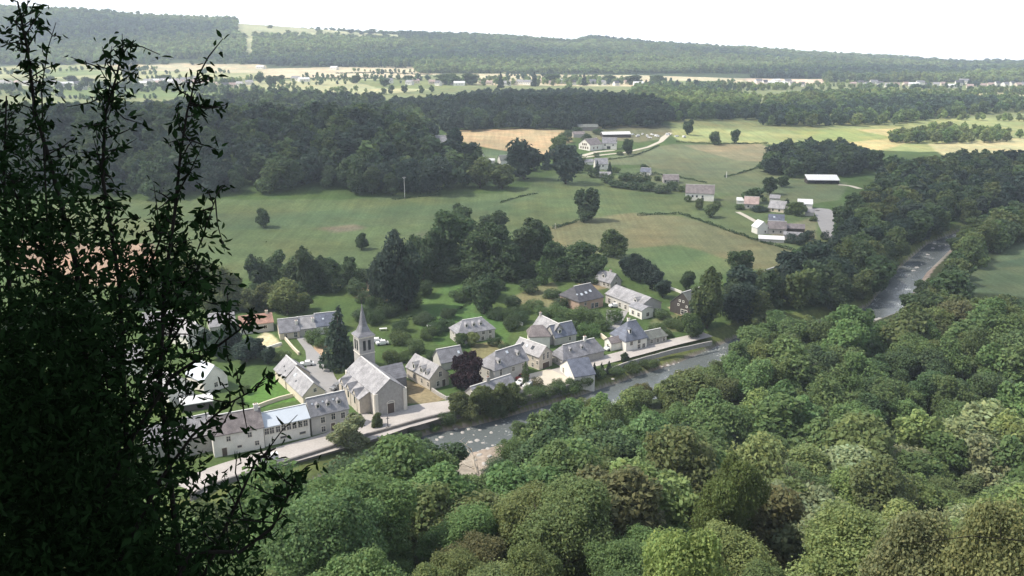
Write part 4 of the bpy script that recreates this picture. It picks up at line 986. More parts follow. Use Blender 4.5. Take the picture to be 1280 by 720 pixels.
# trees one can pick out, where the photograph shows them: foot of the tree, height and width as seen
PICK = [
 ('conifer',426,459,74,46,'bluish dark','tall dark spruce standing behind the church tower',None),
 ('broad',433,562,38,48,'pale','pale willow-like tree bulging over the quay wall',None),
 ('broad',471,537,22,17,'olive','small clipped round tree on the square before the church',None),
 ('column',657,483,30,13,'mid green','upright green cypress against the tall pinkish-hipped house',None),
 ('bush',672,484,16,14,'brownish','brownish bush beside the upright cypress',None),
 ('broad',360,393,42,44,'yellow-green','pale feathery tree above the orange roof',None),
 ('column',679,356,36,24,'fresh green','green egg-shaped conifer alone on the lawn behind the village',None),
 ('broad',733,276,42,38,'dark green','lone dark oak in the middle of the dry meadow',None),
 ('broad',767,321,36,37,'mid green','second lone oak of the meadow, nearer the barns',None),
 ('broad',330,284,26,22,'dark green','single small tree in the green meadow above the terrace',None),
 ('broad',780,455,16,13,'dark green','little lollipop tree beside the upper road',None),
 ('broad',707,230,50,40,'bluish dark','big dark lime tree hiding the farm lane',None),
 ('conifer',683,212,24,15,'bluish dark','dark cone-shaped fir between the two big farm trees',None),
 ('broad',655,224,50,46,'bluish dark','broad dark tree beside the fir at the tan field',None),
 ('broad',697,196,26,26,'mid green','round tree at the corner of the tan field',None),
 ('broad',860,169,20,14,'dark green','lone round tree at the edge of the sunlit mown field',None),
 ('broad',893,181,17,18,'mid green','first of two hedge trees on the field boundary',None),
 ('broad',918,179,17,15,'dark green','second of two hedge trees on the field boundary',None),
 ('broad',785,193,20,16,'dark green','small dark tree at the end of the white farmhouse',None),
 ('broad',806,217,12,14,'dark green','dark tree top over the blue-roofed cottage',None),
 ('conifer',746,217,17,8,'bluish dark','first little dark conifer before the white-fronted house',None),
 ('conifer',762,218,16,8,'bluish dark','second little dark conifer before the white-fronted house',None),
 ('broad',940,254,20,26,'dark green','dark round tree above the mauve-roofed house',None),
 ('broad',962,243,22,22,'dark green','dark tree just up the slope from the mauve-roofed house',None),
 ('broad',977,234,14,16,'dark green','dark tree highest of three above the mauve-roofed house',None),
 ('broad',888,272,17,20,'mid green','green tree below the gable of the long meadow house',None),
 ('broad',874,262,14,14,'olive','olive bushy tree before the long meadow house',None),
 ('broad',996,270,18,22,'mid green','green tree beside the bright white house',None),
 ('broad',922,342,30,36,'dark green','dark tree at the foot of the dry meadow',None),
 ('broad',858,363,26,22,'dark green','dark hedge tree behind the timber-gabled house',None),
 ('broad',605,392,52,50,'dark green','dark bushy tree on the lawn behind the hip-roofed manor',None),
 ('broad',600,235,38,42,'olive','olive tree where the dark forest ends',None),
 ('broad',628,236,30,38,'olive','shaggy olive tree past the end of the dark forest',None),
 ('broad',572,276,22,18,'dark green','tall tree top standing over the hedgerow copse',None),
 ('broad',452,312,22,20,'dark green','small dark tree at the upper corner of the village meadow',None),
 ('broad',590,433,18,20,'yellow-green','yellow-green bush tree before the hip-roofed manor',None),
 ('broad',576,434,18,18,'mid green','green bush tree at the corner of the hip-roofed manor',None),
 ('broad',362,22 + 9,16,12,'dark green','largest lone tree on the bare skyline',None),
 ('broad',397,31.5,8,8,'dark green','first of two small trees on the bare skyline',None),
 ('broad',411,32.5,7,9,'dark green','second of two small trees on the bare skyline',None),
 ('broad',242,23,7,8,'dark green','small tree breaking the wooded skyline',None),
 ('conifer',626,110,20,9,'bluish dark','dark fir standing in the pale far village',None),
 ('conifer',668,108,18,9,'bluish dark','dark fir beside the far pale field',None),
 ('conifer',730,107,16,9,'bluish dark','dark fir at the far end of the pale fields',None),
]
PICK += [('broad',884,410,74,54,'mid green','big green tree half hiding the timber-gabled house',None),('broad',866,424,34,34,'mid green','lower green tree before the timber-gabled house at the road end',None),
 ('broad',436,664,84,88,'brownish','dark olive-brown tree on the bank below the quay wall',None),
 ('broad',503,652,88,66,'mid green','green tree between the brown bank tree and the fallen branches',None),
 ('broad',540,632,66,50,'mid green','lower green tree right before the fallen dead branches',None),
 ('broad',395,672,52,50,'fresh green','fresh green tree on the bank close to the shrub tips',None),
 ('broad',470,610,48,46,'fresh green','low fresh green tree at the water between the quay wall and the rapids',None),('broad',520,600,42,42,'mid green','rounded green tree just downstream of the rocky shallows',None)]
for i, (u, v) in enumerate(((158, 108), (164, 108), (171, 108))): PICK.append(('column', u, v, 42, 9, 'bluish dark', 'tall dark poplar in the row of three by the far village', 'far poplars'))
for u, v, hp, wp in ((575,340,74,62),(545,345,60,46),(592,345,60,56),(625,345,66,60),(655,338,60,56),(612,305,40,40),(555,320,52,40),(575,300,44,50),(640,350,48,46),(530,355,60,40),(600,372,46,46),(700,345,44,46),(722,348,50,54),(740,352,36,36),(672,330,50,44)): PICK.append(('broad', u, v, hp, wp, 'dark green', 'dark rounded tree of the copse behind the village', 'copse trees'))
for u, v, hp, wp in ((490,392,98,52),(508,388,84,48),(474,384,70,40),(520,350,50,40)): PICK.append(('broad', u, v, hp, wp, 'bluish dark', 'tall dark tree of the clump above the church spire', 'tall dark clump'))
for u, v, hp, wp in ((325,366,50,36),(345,350,36,30),(385,367,62,36),(405,362,42,36),(435,358,34,30),(365,362,40,34),(418,352,30,30)): PICK.append(('broad', u, v, hp, wp, 'dark green', 'dark tree in the hedgerow above the orange roof', 'hedgerow trees'))
for u, v, hp, wp in ((285,385,54,46),(262,368,44,42),(312,388,30,36),(340,386,30,34),(268,390,36,36),(230,380,60,50),(380,388,22,26),(205,372,50,46)): PICK.append(('broad', u, v, hp, wp, 'olive', 'olive garden tree above the slate terrace', 'terrace garden trees'))
for u, v, hp, wp in ((60,420,44,44),(110,405,40,40),(140,440,36,40),(90,475,40,42),(40,520,46,46),(130,545,40,44),(175,600,44,48),(20,440,44,44),(70,570,46,48),(170,385,36,38)): PICK.append(('broad', u, v, hp, wp, 'mid green', 'garden tree glimpsed through the dark shrub', 'trees behind the shrub'))
for u, v, hp, wp in ((290,440,38,38),(275,448,34,36),(308,452,30,36),(320,448,26,30),(262,440,30,30),(335,455,22,24)): PICK.append(('broad', u, v, hp, wp, 'bluish dark', 'dark garden tree between the terrace and the bright lawn', 'lawn edge trees'))
for u, v, hp, wp in ((800,352,36,30),(815,362,36,30),(790,350,26,26),(828,372,24,24),(782,345,26,20)): PICK.append(('broad', u, v, hp, wp, 'bluish dark', 'dark tree crowding behind the long grey house', 'trees behind the grey house'))
for u, v, hp, wp in ((575,522,32,32),(600,518,38,32),(626,512,36,32),(588,526,26,28),(612,520,26,26),(642,506,26,24)): PICK.append(('broad', u, v, hp, wp, 'olive', 'willowy tree on the bank below the long riverside house', 'bank willows'))
for u, v, hp, wp in ((743,470,17,9),(752,468,15,9),(761,467,16,9)): PICK.append(('conifer', u, v, hp, wp, 'bluish dark', 'little dark yew in the row beside the blue-roofed house', 'yews by the water'))
for u, v, hp, wp in ((768,466,12,26),(790,465,12,28),(812,459,11,24),(732,474,14,26),(716,482,12,24),(696,486,12,20),(560,532,18,24),(545,538,10,18),(664,494,12,24),(676,491,12,22),(748,472,12,24),(622,522,20,28),(636,514,18,26),(652,506,18,26),(668,501,17,26),(684,497,16,24),(700,493,16,24),(716,489,15,24),(730,483,14,24),(520,548,12,20),(500,556,12,20),(512,552,10,18)): PICK.append(('bush', u, v, hp, wp, 'mid green', 'green shrub on the river bank under the road wall', 'bank shrubs'))
for u, v, hp, wp in ((700,398,18,32),(720,402,20,32),(742,406,22,30),(768,404,20,24),(735,420,16,30),(712,412,14,26),(695,410,14,22),(755,412,16,24),(680,396,14,26),(668,385,14,24),(655,392,12,22),(636,398,14,26)): PICK.append(('bush', u, v, hp, wp, 'fresh green', 'lush green shrub between the rosy barn and the lower houses', 'garden shrubs'))
for u, v, hp, wp in ((420,436,18,22),(390,428,18,26),(402,434,14,20),(416,424,16,22),(350,470,16,16),(352,452,14,22),(308,492,12,14),(300,505,10,12),(520,440,20,26),(500,430,22,30),(488,452,18,26),(535,425,18,22),(505,452,14,20)): PICK.append(('bush', u, v, hp, wp, 'mid green', 'garden bush near the church and the twin barn', 'churchside bushes'))
for u, v, hp, wp in ((640,412,18,26),(652,404,16,22),(560,412,16,26),(545,418,16,24),(530,405,18,26),(560,398,14,24),(632,440,14,18),(618,432,12,18),(640,384,16,26),(622,398,16,26),(690,372,14,26),(700,384,14,24),(540,450,14,20),(575,448,14,20),(500,415,16,24),(470,405,18,26),(452,400,18,28),(478,396,18,26),(660,366,18,28)): PICK.append(('bush', u, v, hp, wp, 'dark green', 'dark green bush on the lawns behind the church and manor', 'lawn bushes'))
for u, v, hp, wp in ((560,352,22,30),(585,348,22,32),(610,345,22,32),(635,348,20,30),(660,345,20,30),(540,352,22,30),(515,385,24,34),(490,394,22,32),(470,388,22,30),(530,370,22,30),(320,370,20,28),(345,366,22,30),(370,372,22,30),(395,366,22,30),(420,364,20,28),(445,368,20,30),(460,378,20,30),(700,350,20,28),(725,352,20,28),(745,354,16,24),(590,365,20,30),(620,362,18,28),(300,388,20,28),(325,384,18,28),(350,388,16,24),(440,345,18,24),(455,352,18,26),(575,376,18,26)): PICK.append(('bush', u, v, hp, wp, 'dark green', 'bushy undergrowth clump in the tree belt behind the village', 'undergrowth clumps'))
for u, v, hp, wp in ((416,455,12,16),): PICK.append(('bush', u, v, hp, wp, 'pale', 'pale flowering bush at the foot of the tall spruce', None))
for u, v, hp, wp in ((772,234,12,26),(790,236,12,26),(808,238,12,26),(826,241,12,24),(800,228,16,26),(782,226,12,24),(760,228,12,22),(742,222,12,16),(840,238,12,16)): PICK.append(('bush', u, v, hp, wp, 'dark green', 'dark hedge bush along the meadow edge before the low houses', 'meadow hedge bushes'))
for u, v, hp, wp in ((1000,306,16,16),(988,304,14,14),(1012,300,14,14),(1004,302,14,14),(1030,300,12,12),(1040,304,12,10),(982,258,10,10),(948,264,8,26)): PICK.append(('bush', u, v, hp, wp, 'bluish dark', 'dark bush round the field-side farm', 'farm bushes'))
for u, v, hp, wp in ((820,414,12,26),(838,408,12,24),(850,412,14,26),(866,414,12,22),(832,420,10,22),(828,398,12,24)): PICK.append(('bush', u, v, hp, wp, 'mid green', 'green bush on the slope under the timber-gabled house', 'slope bushes'))
for u, v, hp, wp in ((842,234,8,12),(852,240,9,12),(860,252,9,12),(896,258,8,12),(822,226,7,10),(835,222,6,10),(925,262,8,14),(950,262,7,12),(955,252,7,9),(985,268,8,12),(1016,276,8,12),(956,300,7,10),(975,300,6,10),(728,205,10,14),(735,214,10,14),(770,216,9,12),(722,216,12,16),(585,205,9,16),(600,208,10,16),(620,210,9,14),(645,212,10,16),(565,186,8,14),(775,194,7,10),(745,196,6,10),(668,214,10,14)): PICK.append(('bush', u, v, hp, wp, 'mid green', 'garden bush among the hamlet houses in the meadows', 'hamlet bushes'))
for u, v, hp, wp in ((712,170,10,16),(705,178,14,18),(733,176,10,14),(748,168,8,16),(722,166,8,14)): PICK.append(('bush', u, v, hp, wp, 'dark green', 'dark bush in the yard behind the farmhouses', 'farmyard bushes'))
for u, v, hp, wp in ((578,486,38,30),(590,488,44,34)): PICK.append(('broad', u, v, hp, wp, None, 'deep purple-leaved plum tree beside the pinkish hipped house', 'purple trees'))
for u, v, hp, wp in ((90,104,10,18),(110,105,9,16),(62,104,9,16),(205,102,8,20),(280,106,8,14),(325,104,14,14),(340,108,14,20),(350,104,10,14),(60,92,6,8),(445,104,10,16),(480,108,10,16),(510,102,8,12),(560,106,14,30),(590,106,14,26),(690,104,12,22),(760,104,10,20),(790,106,12,26),(820,104,10,22)): PICK.append(('broad', u, v, hp, wp, 'mid green', 'far tree among the houses of the distant pale fields', 'far village trees'))
for kind, u, v, hp, wp, tint, label, group in PICK:
    g = hit(u, v)
    if g is None: continue
    p, hh, ww = from_view(u, v, hp, wp)
    col = vary(TINTS[tint], .1) if tint else (.035, .018, .024)
    plant_one(kind, *p, hh, ww, col, label, group)

# woods: every tree a spot, a size and a colour; the largest in view become trees of their own
def patch(x, y, s=190.):
    return .5 + .28 * math.sin(x / s + 1.7 * math.sin(y / s * .8)) + .24 * math.sin(y / s * 1.6 - x / s * .9 + 2.) + RNG.normal(0, .16)
SPECS = []
def scatter(poly, spacing, fn):
    P2 = np.asarray(poly); x0, y0 = P2.min(0); x1, y1 = P2.max(0)
    out = []
    ys = np.arange(y0, y1, spacing * .87)
    for r, y in enumerate(ys):
        xs = np.arange(x0 + (spacing / 2 if r % 2 else 0), x1, spacing)
        out.append(np.stack([xs, np.full(len(xs), y)], -1))
    q = np.concatenate(out); q += RNG.uniform(-.36, .36, q.shape) * spacing
    q = q[inside(poly, q[:, 0], q[:, 1])]
    return [p for p in q if fn is None or fn(*p)]
NEARFIELD = ground_poly((1190,372),(1212,345),(1250,318),(1285,298),(1400,285),(1400,380),(1290,380),(1240,374))
def near_ok(x, y):
    sd = float(river_distance(x, y))
    if sd > (-8.5 if x < 100 else -6.4) or x * x + y * y < 48 ** 2: return False
    if bool(inside(NEARFIELD, np.array([x]), np.array([y]))[0]): return False
    u, v, d = project(x, y, H1(x, y) + 6)
    if 1085 < u < 1125 and 375 < v < 420: return False
    ut, vt, _ = project(x, y, H1(x, y) + 12)
    if u < 420 and v < 622: return False
    return -90 < u < 1370 and v < 860
def far_col(x, y):
    q = patch(x, y)
    n = 'bluish dark' if q < .14 else 'dark green' if q < .32 else 'mid green' if q < .56 else 'olive' if q < .78 else 'yellow-green'
    return n, vary(tuple(1.55 * k for k in TINTS[n]), .2)
def wcol(names, probs): n = names[int(RNG.choice(len(names), p=probs))]; return n, vary(TINTS[n], .14)
for x, y in scatter([(-150, 40), (320, 40), (420, 620), (-20, 260)], 8.6, near_ok):
    z = H1(x, y); d = math.hypot(x, y); u, v, _ = project(x, y, z + 8)
    qp = patch(x, y, 26.)
    if u > 980 and v > 540: n, c = wcol(['pale', 'yellow-green', 'olive', 'mid green'], [.45, .25, .15, .15])
    elif v > 400: n, c = (lambda k: (k, vary(TINTS[k], .12)))('dark green' if qp < .08 else 'mid green' if qp < .38 else 'fresh green' if qp < .68 else 'olive' if qp < .88 else 'yellow-green' if qp < 1.03 else 'brownish')
    else: n, c = wcol(['dark green', 'mid green', 'olive'], [.5, .3, .2])
    c = tuple(1.32 * k for k in c)
    hgt = float(np.clip(RNG.normal(12.4, 3.3), 6.5, 19.5))
    if d < 85: hgt = min(hgt, RNG.uniform(8, 11.5))
    sd = -float(river_distance(x, y))
    if sd < 20: hgt *= .72
    # the water stays in sight past the trees of the near bank: these grow low
    lim = None
    if 400 < u < 905: lim = np.interp(u, [400,470,540,558,612,645,700,760,820,870,905], [580,560,548,592,594,528,508,491,474,458,428])
    elif 1080 < u < 1196: lim = np.interp(u, [1080,1100,1125,1150,1196], [418,406,380,354,326])
    elif u >= 1196 and y < 315: lim = 368
    if lim is not None:
        lim += RNG.uniform(-2, 9)
        while hgt > 3.0 and project(x, y, z + hgt * .93)[1] < lim: hgt -= .5
        if hgt <= 3.6: continue
    SPECS.append(('broad', x, y, z, hgt, hgt * RNG.uniform(.78, 1.0), n, c, 'slope'))
# the wood on the far bank, upstream
UPPER = ground_poly((868,416),(892,392),(905,384),(962,372),(1012,346),(1040,318),(1050,290),(1078,264),(1098,242),(1112,224),(1200,213),(1300,210),(1390,214)) + [(420, 600), (281, 466), (216, 412), (179, 363), (143, 307), (119, 288), (85, 272)]
for x, y in scatter(UPPER, 10.2, lambda x, y: abs(float(river_distance(x, y))) > 6.4):
    z = H1(x, y); n, c = wcol(['dark green', 'bluish dark', 'olive', 'mid green'], [.44, .32, .12, .12])
    hgt = RNG.uniform(11.5, 17.5); SPECS.append(('broad', x, y, z, hgt, hgt * RNG.uniform(.8, 1.0), n, c, 'river wood'))
def wood(front, back, hb, spacing, names, probs, hr, zone, keep=None):
    poly = ground_poly(*front) + [hit(u, v, hb)[:2] for u, v in back]
    for x, y in scatter(poly, spacing, keep):
        z = H1(x, y); n, c = wcol(names, probs) if names else far_col(x * 2.2, y * 2.2); hgt = RNG.uniform(*hr)
        SPECS.append(('broad', x, y, z, hgt, hgt * RNG.uniform(.74, 1.02), n, c, zone))
wood([(-40,240),(90,245),(200,249),(300,241),(400,241),(500,246),(560,241),(592,232),(600,214),(575,200),(540,186)], [(540,150),(520,132),(470,116),(380,113),(300,114),(200,126),(90,132),(-40,132)], 17, 12.5, ['bluish dark', 'dark green', 'mid green'], [.42, .38, .20], (13, 22), 'forest')
wood([(560,166),(640,161),(700,163),(836,159)], [(836,130),(780,113),(700,108),(600,110),(520,120),(480,118)], 17, 12, ['bluish dark', 'dark green'], [.75, .25], (13, 19), 'ridge wood')
wood([(958,217),(990,224),(1008,222),(1050,222),(1100,214)], [(1100,186),(1050,173),(1000,173),(965,182)], 14, 10, ['bluish dark', 'dark green'], [.6, .4], (12, 17), 'copse')
wood([(945,157),(1000,159),(1120,157),(1165,150),(1245,142),(1300,140)], [(1300,118),(1240,116),(1100,110),(1000,112),(960,116)], 14, 14, None, None, (11, 17), 'far wood')
wood([(790,128),(836,152),(850,152),(945,150)], [(945,114),(860,104),(790,108)], 14, 14, None, None, (11, 17), 'far wood')
wood([(1110,181),(1180,180),(1260,178),(1280,172)], [(1280,160),(1180,152),(1120,160)], 10, 11, None, None, (8, 13), 'far wood')
wood([(780,128),(850,108),(940,114),(1000,112),(1100,112),(1240,118),(1330,122)], [(1330,106),(1200,107),(1080,105),(960,103),(860,100),(800,101)], 12, 19, None, None, (10, 15), 'plain trees')
wood([(430,104),(520,100),(560,108),(640,108),(800,106),(800,100),(640,97)], [(640,92),(560,94),(500,92),(430,98)], 11, 30, None, None, (8, 13), 'plain trees')
wood([(0,112),(200,109),(420,122),(540,116)], [(540,104),(420,112),(200,106),(0,106)], 12, 24, ['mid green', 'dark green'], [.5, .5], (9, 14), 'plain trees')
# wooded hills to the skyline
def hill_ok(x, y):
    z = H1(x, y); u, v, d = project(x, y, z)
    if not -60 < u < 1340: return False
    if u < 340 and v > 81: return False
    if 340 <= u < 520 and v > 82 + .02 * (u - 340): return False
    if 500 < u < 940 and v > 92: return False
    if 930 < u < 1030 and 98 < v: return False
    if u >= 1030 and v > 103: return False
    if 296 < u < 500 and v < 45 + .02 * (u - 300) and y < 3400: return RNG.random() < .02
    if 306 < u < 317 and v < 72: return False
    if 180 < u < 300 and v > 74: return RNG.random() < .25
    return True
for y0, y1, sp in ((1950, 2500, 16), (2500, 3100, 21), (3100, 3900, 27)):
    for x, y in scatter([(-.66 * y0, y0), (.66 * y0, y0), (.66 * y1, y1), (-.66 * y1, y1)], sp, hill_ok):
        n, c = far_col(x, y)
        hgt = RNG.uniform(9, 17) + (7 if patch(x + 900, y, 120.) > .62 else 0); SPECS.append(('broad', x, y, H1(x, y), hgt, sp * RNG.uniform(.85, 1.15), n, c, 'hill wood'))
rgp = np.random.default_rng(77)
for k in range(64):
    y0 = rgp.uniform(1010, 2000); x0 = rgp.uniform(-.6, .6) * y0; a = rgp.choice([.15, 1.5, 2.9, .5]) + rgp.normal(0, .15); ln = rgp.uniform(50, 210)
    for t in np.arange(0, ln, 9.):
        x, y = x0 + t * math.cos(a) + rgp.normal(0, 2), y0 + t * math.sin(a) + rgp.normal(0, 2)
        if rgp.random() < .8: n, c = far_col(x * 2, y * 2); hgt = rgp.uniform(5, 12); SPECS.append(('broad', x, y, H1(x, y), hgt, hgt * rgp.uniform(.7, 1.0), n, c, 'plain trees'))
# how large each tree shows; the largest 270 become trees of their own
size = np.array([s[4] / math.sqrt(s[1] ** 2 + s[2] ** 2 + (EYE - s[3]) ** 2) for s in SPECS])
for i, s in enumerate(SPECS):
    u, v, d = project(s[1], s[2], s[3] + s[4] * .8)
    if not (-20 < u < 1300 and v < 760): size[i] *= .3
    if s[8] in ('forest', 'ridge wood', 'copse'): size[i] *= 1.0
NEARTREES = 300 - sum(1 for p in PICK if p[0] == 'broad')
order = np.argsort(-size); big = set(order[:NEARTREES].tolist())
PLACE = {'slope': 'in the wood on the near slope', 'river wood': 'in the wood along the far bank', 'forest': 'at the front of the dark forest beyond the meadow', 'copse': 'in the dark copse behind the long open barn'}
LOW = {}
for k in range(5):
    rg = np.random.default_rng(300 + k)
    LOW[0, k] = crown_quads('broad', rg, 2400, .50); LOW[3, k] = crown_quads('broad', rg, 6000, .27); LOW[4, k] = crown_quads('broad', rg, 17000, .15); LOW[1, k] = crown_quads('broad', rg, 520, .95); LOW[2, k] = crown_quads('broad', rg, 84, 2.0, inner=.05)
rest = {}
for i, (kind, x, y, z, hgt, wid, n, c, zone) in enumerate(SPECS):
    if i in big:
        pl = PLACE.get(zone, 'in the far woods')
        plant_one(kind, x, y, z, hgt, wid, c, n + ' broadleaf tree ' + pl, n + ' trees ' + pl)
    else:
        d = math.hypot(x, y); lod = 4 if d < 170 else 3 if d < 300 else 0 if d < 520 else 1 if d < 1300 else 2
        V, t = LOW[lod, int(RNG.integers(5))]
        a = RNG.uniform(0, 6.28); ca, sa = math.cos(a), math.sin(a); wid = wid * RNG.uniform(.9, 1.1)
        W = V * np.array([wid / 9.5, wid / 9.5, hgt / 12.0])
        X = W[..., 0] * ca - W[..., 1] * sa + x; Y = W[..., 0] * sa + W[..., 1] * ca + y
        rest.setdefault(zone, []).append((np.stack([X, Y, W[..., 2] + z], -1), t * np.array(c)))
STUFF = {'slope': ('woodland', 'mixed wood filling the near slope between the single trees'), 'river wood': ('woodland', 'dark wood along the river upstream'), 'forest': ('woodland', 'dark forest beyond the green meadow'),
         'ridge wood': ('woodland', 'blue-dark wood behind the tan field'), 'copse': ('woodland', 'dark copse behind the long open barn'), 'far wood': ('woodland', 'sunlit woods at the edge of the mown fields'),
         'plain trees': ('woodland', 'scattered hedges and trees of the far plain'), 'hill wood': ('woodland', 'wooded hills up to the skyline')}
for zone, parts in rest.items():
    me = quads_mesh('woodland', np.concatenate([p[0] for p in parts]), np.concatenate([p[1] for p in parts]), [M['leaf']])
    o = bpy.data.objects.new(STUFF[zone][0], me); COL.objects.link(o)
    tag(o, STUFF[zone][1], None, None, 'stuff')
# the two trees that stand out at the bottom of the slope, with finer leaves
rg = np.random.default_rng(91)
fine = quads_mesh('crown', *crown_quads('broad', rg, 36000, .115, inner=.12), [M['leaf']])
def big_tree(u, v, d, hgt, wid, col, label):
    r = ray(u, v); x, y, zt = r[0] * d, r[1] * d, EYE + r[2] * d
    z = H1(x, y)
    plant_one('broad', x, y, z, zt - z, wid, col, label, special=fine)
big_tree(870, 652, 58, 13, 9.0, (0.236, 0.311, 0.101), 'bright yellow-green tree, palest of all, low on the near slope')
big_tree(905, 572, 105, 13, 11.5, (0.115, 0.155, 0.047), 'large round tree with a yellowing top above the palest tree')
big_tree(1160, 655, 62, 12, 10.0, (0.216, 0.236, 0.115), 'pale dusty-leaved tree behind the thin bare twig')
big_tree(1260, 640, 58, 12, 9.0, (0.230, 0.250, 0.108), 'pale tree at the very corner of the slope')

# hedges: leafy strips along the field edges
def hedge(px, hgt, wid, col, label, step=1.0):
    pts = np.array([hit(u, v)[:2] for u, v in px]); d = np.r_[0, np.cumsum(np.hypot(*np.diff(pts, axis=0).T))]
    n = int(d[-1] * hgt * 9 / step); rg = np.random.default_rng(int(d[-1]))
    s = rg.uniform(0, d[-1], n); x = np.interp(s, d, pts[:, 0]) + rg.normal(0, wid * .35, n); y = np.interp(s, d, pts[:, 1]) + rg.normal(0, wid * .35, n)
    hh = hgt * (.8 + .25 * np.sin(s * .6) + .2 * np.sin(s * .23 + 1))
    z = height(x, y) + rg.uniform(0, 1, n) ** .7 * hh
    p = np.stack([x, y, z], -1); dr = rg.normal(size=(n, 3)) + (0, 0, .5); dr /= np.linalg.norm(dr, axis=1)[:, None]
    a = np.cross(dr, rg.normal(size=(n, 3))); a /= np.linalg.norm(a, axis=1)[:, None]; b = np.cross(dr, a); q = .42 * step
    V = np.stack([p - a * q, p - b * q * .7, p + a * q, p + b * q * .7], 1)
    t = rg.uniform(.8, 1.2, n)[:, None] * np.array(col)[None]
    o = bpy.data.objects.new('hedge', quads_mesh('hedge', V, t, [M['leaf']])); COL.objects.link(o); tag(o, label, 'hedge')
hedge([(797,270),(825,268),(850,268),(872,275),(905,287),(945,301),(985,312),(1012,318)], 1.5, 1.0, DK, 'long dark hedge curving round the dry meadow below the farm')
hedge([(690,286),(702,283),(718,278),(730,277)], 1.6, 1.2, DK, 'short dark hedge running out from the lone oak')
hedge([(815,217),(840,221),(868,226),(884,229)], 1.4, 1.0, DK, 'dark hedge behind the low brown-roofed house')
hedge([(905,222),(925,217),(950,209)], 1.3, 1.0, DK, 'thin hedge climbing from the short pale post')
hedge([(845,178),(890,180),(960,180)], 1.6, 1.2, DK, 'hedge under the two boundary trees')
hedge([(625,254),(640,249),(655,245),(672,242)], 1.0, .8, DK, 'broken dark strip of scrub in the green meadow')
hedge([(490,250),(515,247),(550,244)], 1.0, 1.0, DK, 'low dark scrub at the foot of the tall utility pole')
hedge([(760,200),(790,196),(812,188),(824,182)], 1.2, .9, DK, 'dark hedge following the pale farm lane')
hedge([(500,400),(525,398),(560,402)], 1.2, .9, DK, 'low dark hedge across the lawn above the manor')
hedge([(560,395),(590,378),(612,370)], 1.0, .9, DK, 'dark row of scrub between the lawns')
hedge([(1040,264),(1052,262)], 1.4, .8, DK, 'short hedge at the back of the grey forecourt')
hedge([(330,99),(420,98),(520,100)], 2.2, 2.0, DK, 'dark field hedge across the far pale fields', 2.0)
hedge([(420,92),(480,91),(540,94)], 2.0, 2.0, DK, 'upper field hedge across the far pale fields', 2.0)
hedge([(840,404),(858,398),(872,404)], 1.5, 1.6, MG, 'green hedge at the end of the upper road')

# fallen dead tree on the bank
def dead_tree():
    x, y = hit(598, 618)[:2]; z = H1(x, y); rg = np.random.default_rng(3)
    root = empty('dead_tree', (x, y, z), 0, 'pale dead tree with bare tangled branches leaning over the river', 'tree')
    b = MB(); b.tube([(1.5, -3, -1), (.4, -1, 2.5), (-.6, 1, 5.0), (-1.2, 3.0, 6.8)], [.34, .28, .2, .1], 7); b.build('trunk', M['dead_wood'], root)
    for k in range(16):
        t = rg.uniform(.2, 1); p0 = np.array([1.5 - 2.7 * t, -3 + 6 * t, -1 + 7.8 * t])
        dr = rg.normal(size=3); dr[2] = abs(dr[2]) * .6; dr /= np.linalg.norm(dr); l = rg.uniform(1.5, 4.2)
        p1 = p0 + dr * l * .5 + rg.normal(0, .2, 3); p2 = p0 + dr * l + rg.normal(0, .5, 3)
        b = MB(); b.tube([p0, p1, p2], [.11, .07, .02], 5)
        for s in range(3): q = p1 + (p2 - p1) * rg.uniform(0, 1); b.tube([q, q + rg.normal(0, .6, 3)], [.05, .015], 4)
        b.build('branch', M['dead_wood'], root)
dead_tree()
bpy.data.objects['dead_tree'].scale = (1.35, 1.35, 1.25)

# ------------------------------------------------------------------ far villages
def far_house_mesh(wall, roof, L, W, he, hr):
    b = MB(); wall_builder(b, L, W, he, hr, 0, 0, -3); n = len(b.f); roof_builder(b, L, W, he, hr, 0, 0)
    b.m = [0] * n + [1] * (len(b.f) - n)
    for t in (.25, .5, .75): b.box(((t - .5) * L, -W / 2 - .03, he * .55), (1.1, .08, 1.3), 2)
    return b.mesh('house', [M[wall], M[roof], M['glass']])
FH = [far_house_mesh('render_white', 'slate_pale', 13, 9, 5, 3.5), far_house_mesh('render_white', 'slate_grey', 16, 9, 5.5, 3.6), far_house_mesh('render_cream', 'tile_pink', 12, 9, 4.5, 3.2), far_house_mesh('render_white', 'white_roof', 20, 10, 5, 3), far_house_mesh('render_white', 'slate_dark', 11, 8, 5, 4)]
FV = ['white far house with a pale grey roof', 'white far house with a slate roof', 'cream far house with a pinkish roof', 'long white far building', 'white far house with a dark roof']
def far_house(u, v, where, group, k=None, s=1.0):
    p = hit(u, v)
    if p is None: return
    k = int(RNG.integers(len(FH))) if k is None else k
    o = bpy.data.objects.new('house', FH[k]); COL.objects.link(o)
    o.location = tuple(map(float, p)); o.rotation_euler = (0, 0, RNG.uniform(-.7, .7)); o.scale = (s, s, s)
    tag(o, FV[k] + ' ' + where, 'house', group)
for u, v in ((186,105),(192,104),(199,106),(206,104),(212,105),(219,104),(226,105),(232,103),(240,105),(248,106),(256,107),(264,106),(268,108),(282,110),(290,109),(300,108),(246,101),(204,107),(222,107),(236,107),(180,107),(312,106)): far_house(u, v, 'in the near end of the far village', 'houses of the far village')
for u, v in ((2,106),(12,107),(22,106),(34,107),(44,108),(70,107),(84,108),(98,108),(112,109),(124,108),(104,112),(76,111)): far_house(u, v, 'glimpsed between the shrub tips', 'houses behind the shrub tips')
for u, v in ((326,86),(418,87)): far_house(u, v, 'alone on the pale hillside field', 'lone hillside houses', 3, 1.0)
